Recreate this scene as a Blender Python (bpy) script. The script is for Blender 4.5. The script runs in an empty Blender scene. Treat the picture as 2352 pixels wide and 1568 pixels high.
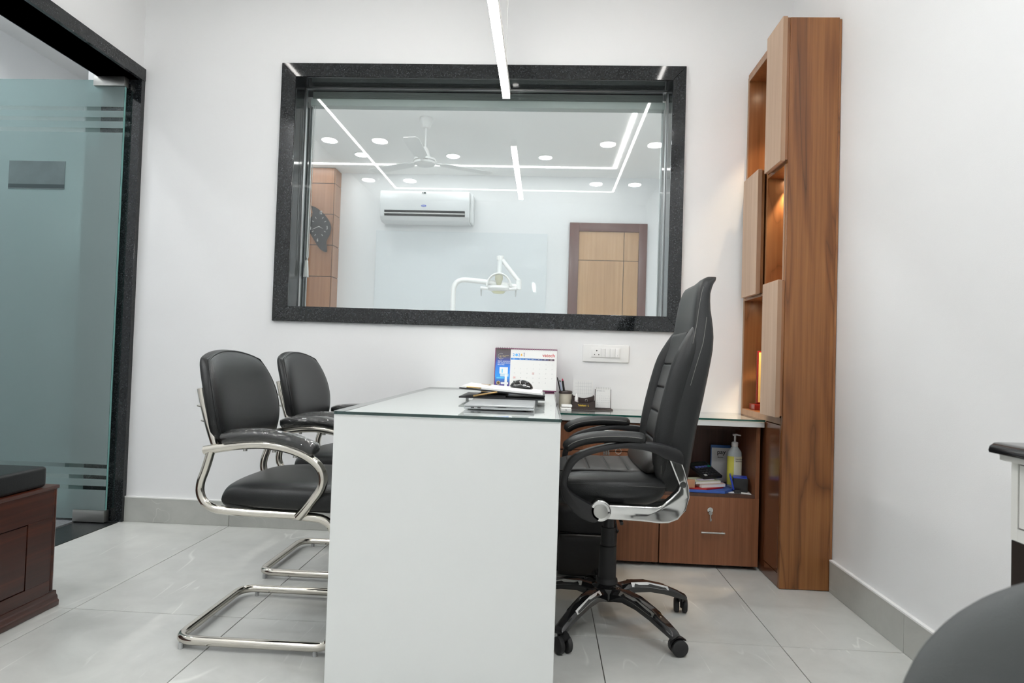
import bpy, bmesh, math, random
from mathutils import Vector, Matrix
random.seed(7)
PI = math.pi
S = bpy.context.scene
COL = S.collection

# ------------------------------------------------------------------ camera, world, exposure
cd = bpy.data.cameras.new('camera')
cam = bpy.data.objects.new('camera', cd)
COL.objects.link(cam)
S.camera = cam
ya, pi_, ro = -0.0508, 0.0251, 0.0318
fw = Vector((math.sin(ya)*math.cos(pi_), math.cos(ya)*math.cos(pi_), math.sin(pi_)))
r0 = Vector((math.cos(ya), -math.sin(ya), 0))
u0 = r0.cross(fw)
rt = r0*math.cos(ro) + u0*math.sin(ro)
up = u0*math.cos(ro) - r0*math.sin(ro)
M = Matrix((rt, up, -fw)).transposed().to_4x4()
M.translation = Vector((2.1734, -3.2746, .9147))
cam.matrix_world = M
cd.sensor_width = 36.0
cd.lens = 1476.8*36/2352
cd.clip_start = .02
cd.dof.use_dof = True
cd.dof.focus_distance = 2.7
cd.dof.aperture_fstop = 5.0

wd = bpy.data.worlds.new('world')
S.world = wd
wd.use_nodes = True
wd.node_tree.nodes['Background'].inputs[0].default_value = (.8, .88, 1, 1)
wd.node_tree.nodes['Background'].inputs[1].default_value = .15
S.view_settings.view_transform = 'Standard'
S.view_settings.look = 'None'
S.view_settings.gamma = 1
S.view_settings.use_curve_mapping = False
S.view_settings.exposure = 0.80
S.cycles.use_denoising = True
S.cycles.max_bounces = 10
S.cycles.diffuse_bounces = 6
S.cycles.glossy_bounces = 5
S.cycles.transmission_bounces = 8
S.cycles.transparent_max_bounces = 12
S.cycles.sample_clamp_indirect = 6
S.cycles.caustics_refractive = False
S.cycles.caustics_reflective = False
DOWN_STRENGTH = 86.0       # ceiling downlights of the office
STRIP_STRENGTH = 12.0      # linear LED profiles in the ceilings
PEND_STRENGTH = 38.0       # hanging linear lamp
CLINIC_DOWN = 22.0
CLINIC_FILL = 150.0  # added unseen row of clinic fill lamps
CLINIC_STRIP = 9.0
CORRIDOR_FILL = 130.0  # added unseen fill lamps of the corridor
NICHE_W = 1.5

# ------------------------------------------------------------------ materials
def mat(name):
    m = bpy.data.materials.new(name)
    m.use_nodes = True
    nt = m.node_tree
    return m, nt, nt.nodes['Principled BSDF']

def N(nt, t, **kw):
    n = nt.nodes.new(t)
    for k, v in kw.items():
        if k in n.inputs: n.inputs[k].default_value = v
        else: setattr(n, k, v)
    return n

def pbr(name, col, rough=.5, metal=0, bump=0, bscale=200, coat=0, spec=.5, var=0, vscale=6):
    m, nt, b = mat(name)
    b.inputs['Base Color'].default_value = (*col, 1)
    b.inputs['Roughness'].default_value = rough
    b.inputs['Metallic'].default_value = metal
    b.inputs['Coat Weight'].default_value = coat
    b.inputs['Specular IOR Level'].default_value = spec
    tc = N(nt, 'ShaderNodeTexCoord')
    if bump:
        no = N(nt, 'ShaderNodeTexNoise', Scale=bscale, Detail=4.0)
        nt.links.new(tc.outputs['Object'], no.inputs['Vector'])
        bp = N(nt, 'ShaderNodeBump', Strength=bump, Distance=.002)
        nt.links.new(no.outputs[0], bp.inputs['Height'])
        nt.links.new(bp.outputs[0], b.inputs['Normal'])
    if var:
        no = N(nt, 'ShaderNodeTexNoise', Scale=vscale, Detail=5.0)
        nt.links.new(tc.outputs['Object'], no.inputs['Vector'])
        mx = N(nt, 'ShaderNodeMix', data_type='RGBA')
        mx.inputs['A'].default_value = (*[c*(1-var) for c in col], 1)
        mx.inputs['B'].default_value = (*[min(1, c*(1+var)) for c in col], 1)
        nt.links.new(no.outputs[0], mx.inputs['Factor'])
        nt.links.new(mx.outputs['Result'], b.inputs['Base Color'])
    return m

def emit(name, col, s):
    m, nt, b = mat(name)
    b.inputs['Base Color'].default_value = (.9, .9, .9, 1)
    b.inputs['Emission Color'].default_value = (*col, 1)
    b.inputs['Emission Strength'].default_value = s
    return m

def wood(name, dark, mid, light, along='Z', fine=55, broad=5, rough=.35, coat=.2, cathedral=.35, seed=0, streak=.0):
    m, nt, b = mat(name)
    tc = N(nt, 'ShaderNodeTexCoord')
    oi = N(nt, 'ShaderNodeObjectInfo')
    mul = N(nt, 'ShaderNodeMath', operation='MULTIPLY'); mul.inputs[1].default_value = 31.7
    nt.links.new(oi.outputs['Random'], mul.inputs[0])
    add = N(nt, 'ShaderNodeVectorMath', operation='ADD')
    nt.links.new(tc.outputs['Object'], add.inputs[0]); nt.links.new(mul.outputs[0], add.inputs[1])
    def mp(sc, sl):
        v = [sc, sc, sc]; v['XYZ'.index(along)] = sl
        q = N(nt, 'ShaderNodeMapping'); q.inputs['Scale'].default_value = v
        q.inputs['Location'].default_value = (seed, seed*.7, seed*1.3)
        nt.links.new(add.outputs[0], q.inputs[0]); return q
    n1 = N(nt, 'ShaderNodeTexNoise', Scale=1.0, Detail=6.0, Roughness=.65)
    nt.links.new(mp(fine, fine*.02).outputs[0], n1.inputs['Vector'])
    n2 = N(nt, 'ShaderNodeTexNoise', Scale=1.0, Detail=3.0, Distortion=1.3)
    nt.links.new(mp(broad, broad*.12).outputs[0], n2.inputs['Vector'])
    # cathedral lines: frac of the broad noise
    m1 = N(nt, 'ShaderNodeMath', operation='MULTIPLY'); m1.inputs[1].default_value = 19.0
    nt.links.new(n2.outputs[0], m1.inputs[0])
    sn = N(nt, 'ShaderNodeMath', operation='SINE'); nt.links.new(m1.outputs[0], sn.inputs[0])
    ab = N(nt, 'ShaderNodeMath', operation='POWER'); 
    a0 = N(nt, 'ShaderNodeMath', operation='ABSOLUTE'); nt.links.new(sn.outputs[0], a0.inputs[0])
    nt.links.new(a0.outputs[0], ab.inputs[0]); ab.inputs[1].default_value = .35
    mixf = N(nt, 'ShaderNodeMix', data_type='FLOAT'); mixf.inputs['Factor'].default_value = cathedral
    nt.links.new(n1.outputs[0], mixf.inputs['A']); nt.links.new(ab.outputs[0], mixf.inputs['B'])
    mixg = N(nt, 'ShaderNodeMix', data_type='FLOAT'); mixg.inputs['Factor'].default_value = .35
    nt.links.new(mixf.outputs['Result'], mixg.inputs['A']); nt.links.new(n2.outputs[0], mixg.inputs['B'])
    cr = N(nt, 'ShaderNodeValToRGB')
    e = cr.color_ramp.elements
    e[0].position = .30; e[0].color = (*dark, 1)
    e[1].position = .72; e[1].color = (*light, 1)
    k = e.new(.52); k.color = (*mid, 1)
    nt.links.new(mixg.outputs['Result'], cr.inputs[0])
    nt.links.new(cr.outputs[0], b.inputs['Base Color'])
    b.inputs['Roughness'].default_value = rough
    b.inputs['Coat Weight'].default_value = coat
    b.inputs['Coat Roughness'].default_value = .2
    bp = N(nt, 'ShaderNodeBump', Strength=.08, Distance=.001)
    nt.links.new(n1.outputs[0], bp.inputs['Height']); nt.links.new(bp.outputs[0], b.inputs['Normal'])
    return m

def granite(name, base=(.006, .0075, .0085), rough=.05):
    m, nt, b = mat(name)
    tc = N(nt, 'ShaderNodeTexCoord')
    v = N(nt, 'ShaderNodeTexNoise', Scale=190.0, Detail=3.0, Roughness=.6)
    nt.links.new(tc.outputs['Object'], v.inputs['Vector'])
    cr = N(nt, 'ShaderNodeValToRGB'); e = cr.color_ramp.elements
    e[0].position = .55; e[0].color = (*base, 1)
    e[1].position = .80; e[1].color = (.10, .108, .115, 1)
    nt.links.new(v.outputs[0], cr.inputs[0])
    v2 = N(nt, 'ShaderNodeTexNoise', Scale=26.0, Detail=4.0)
    nt.links.new(tc.outputs['Object'], v2.inputs['Vector'])
    c2 = N(nt, 'ShaderNodeValToRGB'); e = c2.color_ramp.elements
    e[0].position = .4; e[0].color = (0, 0, 0, 1)
    e[1].position = .75; e[1].color = (.009, .010, .011, 1)
    nt.links.new(v2.outputs[0], c2.inputs[0])
    ad = N(nt, 'ShaderNodeMix', data_type='RGBA', blend_type='ADD'); ad.inputs['Factor'].default_value = 1
    nt.links.new(cr.outputs[0], ad.inputs['A']); nt.links.new(c2.outputs[0], ad.inputs['B'])
    nt.links.new(ad.outputs['Result'], b.inputs['Base Color'])
    b.inputs['Roughness'].default_value = rough
    return m

def marble_tile(name, base, rough=.28):
    m, nt, b = mat(name)
    tc = N(nt, 'ShaderNodeTexCoord'); oi = N(nt, 'ShaderNodeObjectInfo')
    mul = N(nt, 'ShaderNodeMath', operation='MULTIPLY'); mul.inputs[1].default_value = 57.3
    nt.links.new(oi.outputs['Random'], mul.inputs[0])
    add = N(nt, 'ShaderNodeVectorMath', operation='ADD')
    nt.links.new(tc.outputs['Object'], add.inputs[0]); nt.links.new(mul.outputs[0], add.inputs[1])
    def vein(scale, width, dist, rot):
        mp = N(nt, 'ShaderNodeMapping'); mp.inputs['Rotation'].default_value = (0, 0, rot)
        mp.inputs['Scale'].default_value = (1, .16, 1)
        nt.links.new(add.outputs[0], mp.inputs[0])
        n = N(nt, 'ShaderNodeTexNoise', Scale=scale, Detail=2.5, Distortion=dist, Roughness=.45)
        nt.links.new(mp.outputs[0], n.inputs['Vector'])
        s = N(nt, 'ShaderNodeMath', operation='SUBTRACT'); s.inputs[1].default_value = .5
        nt.links.new(n.outputs[0], s.inputs[0])
        a = N(nt, 'ShaderNodeMath', operation='ABSOLUTE'); nt.links.new(s.outputs[0], a.inputs[0])
        r = N(nt, 'ShaderNodeMapRange'); r.inputs[1].default_value = 0; r.inputs[2].default_value = width
        r.inputs[3].default_value = 1; r.inputs[4].default_value = 0
        nt.links.new(a.outputs[0], r.inputs[0])
        k = N(nt, 'ShaderNodeTexNoise', Scale=scale*1.7, Detail=1.0)
        nt.links.new(add.outputs[0], k.inputs['Vector'])
        r2 = N(nt, 'ShaderNodeMapRange'); r2.inputs[1].default_value = .5; r2.inputs[2].default_value = .68
        nt.links.new(k.outputs[0], r2.inputs[0])
        mu = N(nt, 'ShaderNodeMath', operation='MULTIPLY')
        nt.links.new(r.outputs[0], mu.inputs[0]); nt.links.new(r2.outputs[0], mu.inputs[1])
        return mu
    a, c = vein(2.2, .0045, .12, .9), vein(4.6, .005, .25, 2.3)
    mx = N(nt, 'ShaderNodeMath', operation='MAXIMUM')
    nt.links.new(a.outputs[0], mx.inputs[0]); nt.links.new(c.outputs[0], mx.inputs[1])
    sc = N(nt, 'ShaderNodeMath', operation='MULTIPLY'); sc.inputs[1].default_value = .42
    nt.links.new(mx.outputs[0], sc.inputs[0])
    cl = N(nt, 'ShaderNodeTexNoise', Scale=4.0, Detail=7.0, Roughness=.65, Distortion=.4)
    nt.links.new(add.outputs[0], cl.inputs['Vector'])
    cr = N(nt, 'ShaderNodeValToRGB'); e = cr.color_ramp.elements
    e[0].position = .3; e[0].color = (*[q*.88 for q in base], 1)
    e[1].position = .7; e[1].color = (*[q*1.1 for q in base], 1)
    nt.links.new(cl.outputs[0], cr.inputs[0])
    m2 = N(nt, 'ShaderNodeMix', data_type='RGBA')
    m2.inputs['B'].default_value = (*[min(1, q*1.7) for q in base], 1)
    nt.links.new(sc.outputs[0], m2.inputs['Factor']); nt.links.new(cr.outputs[0], m2.inputs['A'])
    nt.links.new(m2.outputs['Result'], b.inputs['Base Color'])
    b.inputs['Roughness'].default_value = rough
    return m

def glass(name, tint=(.97, .99, .98), ior=1.45, rough=0.0, boost=1.0):
    """thin pane: clear, with Fresnel reflection"""
    m = bpy.data.materials.new(name); m.use_nodes = True
    nt = m.node_tree; nt.nodes.clear()
    o = N(nt, 'ShaderNodeOutputMaterial'); t = N(nt, 'ShaderNodeBsdfTransparent'); g = N(nt, 'ShaderNodeBsdfGlossy')
    t.inputs[0].default_value = (*tint, 1); g.inputs['Roughness'].default_value = rough
    f = N(nt, 'ShaderNodeFresnel', IOR=ior)
    ge_ = N(nt, 'ShaderNodeNewGeometry')               # same reflectance on the way in and on the way out of the thin pane
    mr = N(nt, 'ShaderNodeMapRange'); mr.inputs[3].default_value = ior; mr.inputs[4].default_value = 1/ior
    nt.links.new(ge_.outputs['Backfacing'], mr.inputs[0]); nt.links.new(mr.outputs[0], f.inputs['IOR'])
    mu = N(nt, 'ShaderNodeMath', operation='MULTIPLY', use_clamp=True); mu.inputs[1].default_value = boost
    mx = N(nt, 'ShaderNodeMixShader')
    nt.links.new(f.outputs[0], mu.inputs[0]); nt.links.new(mu.outputs[0], mx.inputs[0])
    nt.links.new(t.outputs[0], mx.inputs[1]); nt.links.new(g.outputs[0], mx.inputs[2])
    nt.links.new(mx.outputs[0], o.inputs[0])
    return m

def frosted(name):
    m = bpy.data.materials.new(name); m.use_nodes = True
    nt = m.node_tree; nt.nodes.clear()
    o = N(nt, 'ShaderNodeOutputMaterial')
    rf = N(nt, 'ShaderNodeBsdfRefraction', IOR=1.12, Roughness=.58); rf.inputs[0].default_value = (.80, .93, .93, 1)
    df = N(nt, 'ShaderNodeBsdfDiffuse'); df.inputs[0].default_value = (.50, .62, .62, 1)
    mx = N(nt, 'ShaderNodeMixShader'); mx.inputs[0].default_value = .42
    nt.links.new(rf.outputs[0], mx.inputs[1]); nt.links.new(df.outputs[0], mx.inputs[2])
    nt.links.new(mx.outputs[0], o.inputs[0])
    return m

WALL = pbr('wall_paint', (.79, .795, .80), .6, bump=.15, bscale=350)
WALL2 = pbr('clinic_paint', (.80, .815, .825), .5)
CEIL = pbr('ceiling_paint', (.80, .80, .79), .7)
GRAN = granite('black_granite')
GRAN_D = granite('dark_granite_floor', (.012, .013, .013), .3)
TILE = marble_tile('grey_marble_tile', (.57, .575, .55))
BTILE = marble_tile('grey_skirting_tile', (.44, .445, .42), .35)
GROUT = pbr('grout', (.13, .12, .105), .8)
TEAK = wood('teak_veneer', (.056, .018, .005), (.185, .066, .018), (.335, .142, .043), coat=.02, fine=60, broad=3.4, rough=.38, cathedral=.38, seed=3)
TEAK_IN = wood('teak_lining', (.12, .045, .015), (.25, .10, .035), (.34, .15, .055), fine=60, broad=4, rough=.35, seed=9)
TEAK_DK = wood('teak_low_door', (.08, .028, .011), (.13, .047, .019), (.17, .065, .027), fine=50, broad=3, rough=.18, coat=.5, cathedral=.15, seed=5)
ASH = wood('pale_ash', (.40, .27, .185), (.48, .335, .235), (.55, .40, .29), fine=50, broad=3, rough=.5, coat=0, cathedral=.1, seed=2)
ASH_E = wood('ash_edge', (.26, .15, .09), (.32, .19, .115), (.38, .235, .145), fine=50, broad=3, rough=.5, coat=0, cathedral=.1, seed=2)
LAM = wood('walnut_laminate', (.13, .048, .020), (.235, .090, .040), (.31, .130, .062), fine=95, broad=7, rough=.42, coat=0, cathedral=.06, seed=1)
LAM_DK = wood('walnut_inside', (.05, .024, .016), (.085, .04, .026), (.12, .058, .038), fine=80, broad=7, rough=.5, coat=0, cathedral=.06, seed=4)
CLWOOD = wood('clinic_wood', (.27, .13, .07), (.36, .18, .10), (.43, .23, .135), fine=40, broad=4, rough=.35, coat=.1, cathedral=.1)
CLDOOR = wood('clinic_door_veneer', (.42, .24, .115), (.50, .30, .15), (.56, .355, .19), fine=40, broad=4, rough=.35, coat=.1, cathedral=.08)
CLFRAME = wood('clinic_door_frame', (.09, .035, .028), (.13, .055, .045), (.16, .075, .06), fine=40, broad=4, rough=.35, cathedral=.08)
ROSE = wood('rosewood', (.014, .004, .003), (.042, .010, .005), (.11, .026, .010), along='Y', fine=35, broad=3, rough=.3, coat=.15, cathedral=.1)
WHITE = pbr('white_laminate', (.72, .735, .725), .28)
WHITE_P = pbr('white_plastic', (.80, .80, .79), .35)
WHITE_M = pbr('white_matte', (.82, .82, .81), .6)
PAPER = pbr('paper', (.80, .80, .79), .8)
PAPER_L = pbr('paper_line', (.42, .43, .45), .8)
BLK = pbr('black_plastic', (.012, .012, .013), .35)
BLK_G = pbr('black_gloss', (.010, .010, .011), .08, coat=.5)
BLK_M = pbr('black_matte', (.014, .014, .015), .6)
LEA = pbr('black_leatherette', (.009, .010, .0105), .36, bump=.25, bscale=420, spec=.38)
LEA_O = pbr('charcoal_leatherette', (.017, .018, .0185), .42, bump=.3, bscale=380, spec=.38)
LEA_Q = pbr('seat_leatherette', (.030, .027, .025), .36, bump=.3, bscale=380)
STITCH = pbr('stitching', (.20, .195, .18), .7)
FABRIC = pbr('grey_upholstery', (.085, .09, .09), .7, bump=.5, bscale=900)
CHROME = pbr('chrome', (.72, .72, .71), .06, 1)
NICKEL = pbr('nickel_tube', (.66, .63, .57), .10, 1)
STEEL = pbr('brushed_steel', (.50, .50, .48), .32, 1)
ALU = pbr('aluminium', (.55, .57, .58), .3, 1)
GREYP = pbr('grey_plastic', (.45, .46, .46), .5)
GLASS_W = glass('window_glass', (.95, .97, .965), 1.5, 0, 1.25)
GLASS_T = glass('tabletop_glass', (.965, .985, .98), 1.5, 0, 1.0)
GLASS_E = pbr('glass_edge', (.012, .085, .065), .12, coat=.6)
GLASS_DE = pbr('door_glass_edge', (.22, .45, .43), .2, coat=.3)
GLASS_D = glass('door_glass', (.80, .90, .89), 1.5)
FROST = frosted('frosted_film')
WRAP = glass('plastic_wrap', (.97, .97, .97), 1.5, .05, 1.7)
def _crumple(m, sc, st):
    nt = m.node_tree
    tc = N(nt, 'ShaderNodeTexCoord')
    v = N(nt, 'ShaderNodeTexVoronoi', feature='DISTANCE_TO_EDGE', Scale=sc)
    mp = N(nt, 'ShaderNodeMapping'); mp.inputs['Scale'].default_value = (.5, 1.6, 1)
    nt.links.new(tc.outputs['Object'], mp.inputs[0]); nt.links.new(mp.outputs[0], v.inputs['Vector'])
    b = N(nt, 'ShaderNodeBump', Strength=st, Distance=.004)
    nt.links.new(v.outputs[0], b.inputs['Height'])
    for n in nt.nodes:
        if n.type in ('BSDF_GLOSSY', 'FRESNEL'): nt.links.new(b.outputs[0], n.inputs['Normal'])
_crumple(WRAP, 60, 1.0)
E_DOWN = emit('downlight_glow', (.96, .985, 1), DOWN_STRENGTH)
E_DOWNC = emit('clinic_downlight_glow', (.86, .93, 1), CLINIC_DOWN)
E_STRIP = emit('strip_glow', (1, .97, .93), STRIP_STRENGTH)
E_STRIPC = emit('clinic_strip_glow', (1, .985, .96), CLINIC_STRIP)
E_FILLC = emit('clinic_fill_glow', (.95, .98, 1), CLINIC_FILL)
E_CORR_FILL = emit('corridor_fill_glow', (.95, .98, 1), CORRIDOR_FILL)
E_PEND = emit('pendant_glow', (1, .975, .93), PEND_STRENGTH)
E_WARM = emit('spot_glow', (1, .82, .58), 30)

# ------------------------------------------------------------------ mesh helpers
class MB:
    def __init__(s): s.v = []; s.f = []
    def add(s, vs, fs):
        n = len(s.v); s.v += [tuple(p) for p in vs]; s.f += [tuple(i+n for i in f) for f in fs]; return s
    def box(s, a, b):
        x0, y0, z0 = a; x1, y1, z1 = b
        return s.add([(x0,y0,z0),(x1,y0,z0),(x1,y1,z0),(x0,y1,z0),(x0,y0,z1),(x1,y0,z1),(x1,y1,z1),(x0,y1,z1)],
                     [(0,3,2,1),(4,5,6,7),(0,1,5,4),(1,2,6,5),(2,3,7,6),(3,0,4,7)])
    def obox(s, c, h, R):
        vs = [Vector(c) + R @ Vector((i*h[0], j*h[1], k*h[2])) for k in (-1, 1) for i, j in ((-1,-1),(1,-1),(1,1),(-1,1))]
        return s.add(vs, [(0,3,2,1),(4,5,6,7),(0,1,5,4),(1,2,6,5),(2,3,7,6),(3,0,4,7)])
    def prism(s, pts, axis, a, b):
        """closed outline pts (2-d) extruded from a to b on AXIS; pts are the other two axes in order"""
        def P(p, t):
            q = list(p); q.insert('XYZ'.index(axis), t); return q
        n = len(pts)
        vs = [P(p, a) for p in pts] + [P(p, b) for p in pts]
        fs = [tuple(range(n))[::-1], tuple(range(n, 2*n))] + [(i, (i+1) % n, n+(i+1) % n, n+i) for i in range(n)]
        return s.add(vs, fs)
    def cyl(s, p, q, r, r2=None, n=20):
        return s.tube([p, q], [r, r if r2 is None else r2], n)
    def tube(s, path, r, n=12, asp=1.0, upv=(0, 0, 1), cap=True):
        path = [Vector(p) for p in path]; m = len(path)
        rs = r if isinstance(r, (list, tuple)) else [r]*m
        T = []
        for i in range(m):
            t = path[min(i+1, m-1)] - path[max(i-1, 0)]
            T.append(t.normalized() if t.length > 1e-9 else Vector((0, 0, 1)))
        u = Vector(upv)
        if abs(T[0].dot(u)) > .95: u = Vector((1, 0, 0)) if abs(T[0].x) < .9 else Vector((0, 1, 0))
        sd = T[0].cross(u).normalized(); vs = []; fs = []
        for i in range(m):
            sd = (sd - T[i]*sd.dot(T[i])).normalized(); uu = sd.cross(T[i])
            for k in range(n):
                a = 2*PI*k/n
                vs.append(path[i] + sd*math.cos(a)*rs[i]*asp + uu*math.sin(a)*rs[i])
        for i in range(m-1):
            for k in range(n):
                k2 = (k+1) % n
                fs.append((i*n+k, i*n+k2, (i+1)*n+k2, (i+1)*n+k))
        if cap: fs += [tuple(range(n))[::-1], tuple(range((m-1)*n, m*n))]
        return s.add(vs, fs)
    def lathe(s, prof, c=(0, 0, 0), n=32):
        vs = []; fs = []
        for r, z in prof:
            for k in range(n):
                a = 2*PI*k/n; vs.append((c[0]+r*math.cos(a), c[1]+r*math.sin(a), c[2]+z))
        m = len(prof)
        for i in range(m-1):
            for k in range(n):
                k2 = (k+1) % n; fs.append((i*n+k, i*n+k2, (i+1)*n+k2, (i+1)*n+k))
        fs += [tuple(range(n))[::-1], tuple(range((m-1)*n, m*n))]
        return s.add(vs, fs)
    def pillow(s, fn, t, nu=20, nv=20, c=.28, p=6, q=2.6, back=1.0):
        """fn(x, y) -> (point, normal) for x, y in [-1, 1]; t half thickness"""
        vs = []; fs = []
        for side in (1, -1):
            for j in range(nv+1):
                for i in range(nu+1):
                    u = math.sin((i/nu*2-1)*PI/2); v = math.sin((j/nv*2-1)*PI/2)
                    x = u*math.sqrt(1-c*v*v); y = v*math.sqrt(1-c*u*u)
                    h = max(0, (1-abs(u)**p)*(1-abs(v)**p))**(1/q)
                    P, Nn = fn(x, y)
                    vs.append(Vector(P) + Vector(Nn)*h*t*(1 if side == 1 else -back))
        w = nu+1; o = w*(nv+1)
        for j in range(nv):
            for i in range(nu):
                a, b, c_, d = j*w+i, j*w+i+1, (j+1)*w+i+1, (j+1)*w+i
                fs.append((a, b, c_, d)); fs.append((o+d, o+c_, o+b, o+a))
        return s.add(vs, fs)
    def loft(s, rings, cap=True):
        n = len(rings[0]); vs = [p for r in rings for p in r]; fs = []
        for i in range(len(rings)-1):
            for k in range(n):
                k2 = (k+1) % n; fs.append((i*n+k, i*n+k2, (i+1)*n+k2, (i+1)*n+k))
        if cap: fs += [tuple(range(n))[::-1], tuple(range((len(rings)-1)*n, len(rings)*n))]
        return s.add(vs, fs)
    def build(s, name, m, parent=None, smooth=None, bevel=0, seg=2, weld=True, mats=None, fmat=None):
        off = Vector((0, 0, 0))
        if parent is not None:
            r = parent
            while r.parent: r = r.parent
            if r.get('_w'): off = r.location.copy()
        me = bpy.data.meshes.new(name)
        me.from_pydata([tuple(Vector(p)-off) for p in s.v], [], s.f)
        me.update()
        bm = bmesh.new(); bm.from_mesh(me)
        if weld: bmesh.ops.remove_doubles(bm, verts=bm.verts, dist=1e-5)
        bmesh.ops.recalc_face_normals(bm, faces=bm.faces)
        if bevel:
            es = [e for e in bm.edges if len(e.link_faces) == 2 and e.calc_face_angle(0) > .5]
            bmesh.ops.bevel(bm, geom=es, offset=bevel, segments=seg, profile=.6, affect='EDGES', clamp_overlap=True)
        bm.to_mesh(me); bm.free()
        if smooth or bevel:
            for p in me.polygons: p.use_smooth = True
            me.set_sharp_from_angle(angle=math.radians(40 if smooth is None or smooth is True else smooth))
        me.materials.append(m)
        o = bpy.data.objects.new(name, me); COL.objects.link(o)
        if parent is not None: o.parent = parent
        return o

def box(name, a, b, m, parent=None, bevel=0, **k):
    return MB().box(a, b).build(name, m, parent, bevel=bevel, **k)

def tag(o, label, cat, group=None):
    o['label'] = label; o['category'] = cat
    if group: o['group'] = group
    return o

def thing(name, label, cat, loc=(0, 0, 0), rz=0, group=None, world=True):
    """Empty at the thing's base; with world=True its parts are given in room coordinates"""
    o = bpy.data.objects.new(name, None); COL.objects.link(o)
    o.empty_display_size = .05
    o.location = loc; o.rotation_euler = (0, 0, rz)
    if world: o['_w'] = 1
    return tag(o, label, cat, group)

def struct(o):
    o['kind'] = 'structure'; return o

def stroot(name):
    o = bpy.data.objects.new(name, None); COL.objects.link(o); o['kind'] = 'structure'; return o

def copy_tree(o, parent=None):
    c = o.copy(); COL.objects.link(c)
    if parent is not None: c.parent = parent
    for ch in list(o.children): copy_tree(ch, c)
    return c

def text_mesh(body, size, align='LEFT', ext=.0002):
    cu = bpy.data.curves.new('tmp', 'FONT'); cu.body = body; cu.size = size; cu.extrude = ext
    cu.align_x = align; cu.resolution_u = 3; cu.offset = size*.012
    o = bpy.data.objects.new('tmp', cu)
    me = bpy.data.meshes.new_from_object(o)
    bpy.data.objects.remove(o); bpy.data.curves.remove(cu)
    return me

def root_off(parent):
    r = parent
    while r is not None and r.parent: r = r.parent
    return r.location.copy() if r is not None and r.get('_w') else Vector((0, 0, 0))

def text(name, body, size, m, parent, loc, rot=(PI/2, 0, 0), align='LEFT', ext=.0002, sx=1.0):
    me = text_mesh(body, size, align, ext); me.materials.clear(); me.materials.append(m); me.name = name
    o = bpy.data.objects.new(name, me); COL.objects.link(o)
    o.parent = parent; o.location = Vector(loc)-root_off(parent); o.rotation_euler = rot; o.scale = (sx, 1, 1)
    return o

def text_block(name, items, m, parent, R):
    """many small printed words as ONE flat print: items = (body, size, align, position)"""
    b = MB()
    for body, size, align, p in items:
        me = text_mesh(body, size, align, .00005)
        b.add([Vector(p) + R @ v.co for v in me.vertices], [tuple(q.vertices) for q in me.polygons])
        bpy.data.meshes.remove(me)
    o = b.build(name, m, parent, weld=False); o['kind'] = 'stuff'; return o

def smoothpath(pts, n=6):
    """Catmull-Rom through pts"""
    P = [Vector(p) for p in pts]; out = []
    for i in range(len(P)-1):
        a = P[max(i-1, 0)]; b = P[i]; c = P[i+1]; d = P[min(i+2, len(P)-1)]
        for k in range(n):
            t = k/n
            out.append(.5*((2*b) + (c-a)*t + (2*a-5*b+4*c-d)*t*t + (3*b-a-3*c+d)*t**3))
    out.append(P[-1]); return out

def roundpath(pts, r, n=5):
    """polyline with rounded corners"""
    P = [Vector(p) for p in pts]; out = [P[0]]
    for i in range(1, len(P)-1):
        a = (P[i-1]-P[i]); b = (P[i+1]-P[i]); rr = min(r, a.length*.48, b.length*.48)
        s = P[i]+a.normalized()*rr; e = P[i]+b.normalized()*rr
        for k in range(n+1):
            t = k/n; out.append(s*(1-t)**2 + P[i]*2*t*(1-t) + e*t*t)
    out.append(P[-1]); return out

# ------------------------------------------------------------------ the room shell
W, H, YB = 3.377, 2.87, -4.5
WT = .24                                             # thickness of the wall with the window
WX0, WX1, WZ0, WZ1 = .836, 2.783, 1.145, 2.345       # clear opening

fl = struct(MB().box((0, YB, -.06), (W, 0, -.004)).build('floor', GROUT))
tm = None
for i in range(6):
    for j in range(4):
        x0, x1 = -.025+.6*i, .575+.6*i
        y1, y0 = -1.106-1.2*(j-1), -1.106-1.2*j
        x0, x1, y0, y1 = max(x0, 0), min(x1, W), max(y0, YB), min(y1, 0)
        if x1-x0 < .02: continue
        g = .0014
        box('tile', (x0+g, y0+g, -.006), (x1-g, y1-g, 0), TILE, fl, bevel=.0006, seg=1)

wb = MB()
wb.box((-.2, 0, 0), (WX0-.005, WT, H)); wb.box((WX1+.005, 0, 0), (W+.9, WT, H))
wb.box((WX0-.005, 0, 0), (WX1+.005, WT, WZ0-.005)); wb.box((WX0-.005, 0, WZ1+.005), (WX1+.005, WT, H))
struct(wb.build('wall_back', WALL, weld=False))
struct(box('wall_right', (W, YB-.1, 0), (W+.12, 0, H), WALL))
struct(box('wall_front', (-.2, YB-.12, 0), (W+.12, YB, H), WALL))
OY0, OZ = -1.06, 2.315
wl = MB().box((-.2, YB, 0), (0, OY0, H)).box((-.2, OY0, OZ), (0, -.0, H))
struct(wl.build('wall_left', WALL, weld=False))
struct(box('ceiling', (-.2, YB-.1, H), (W+.12, 0, H+.1), CEIL))

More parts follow.
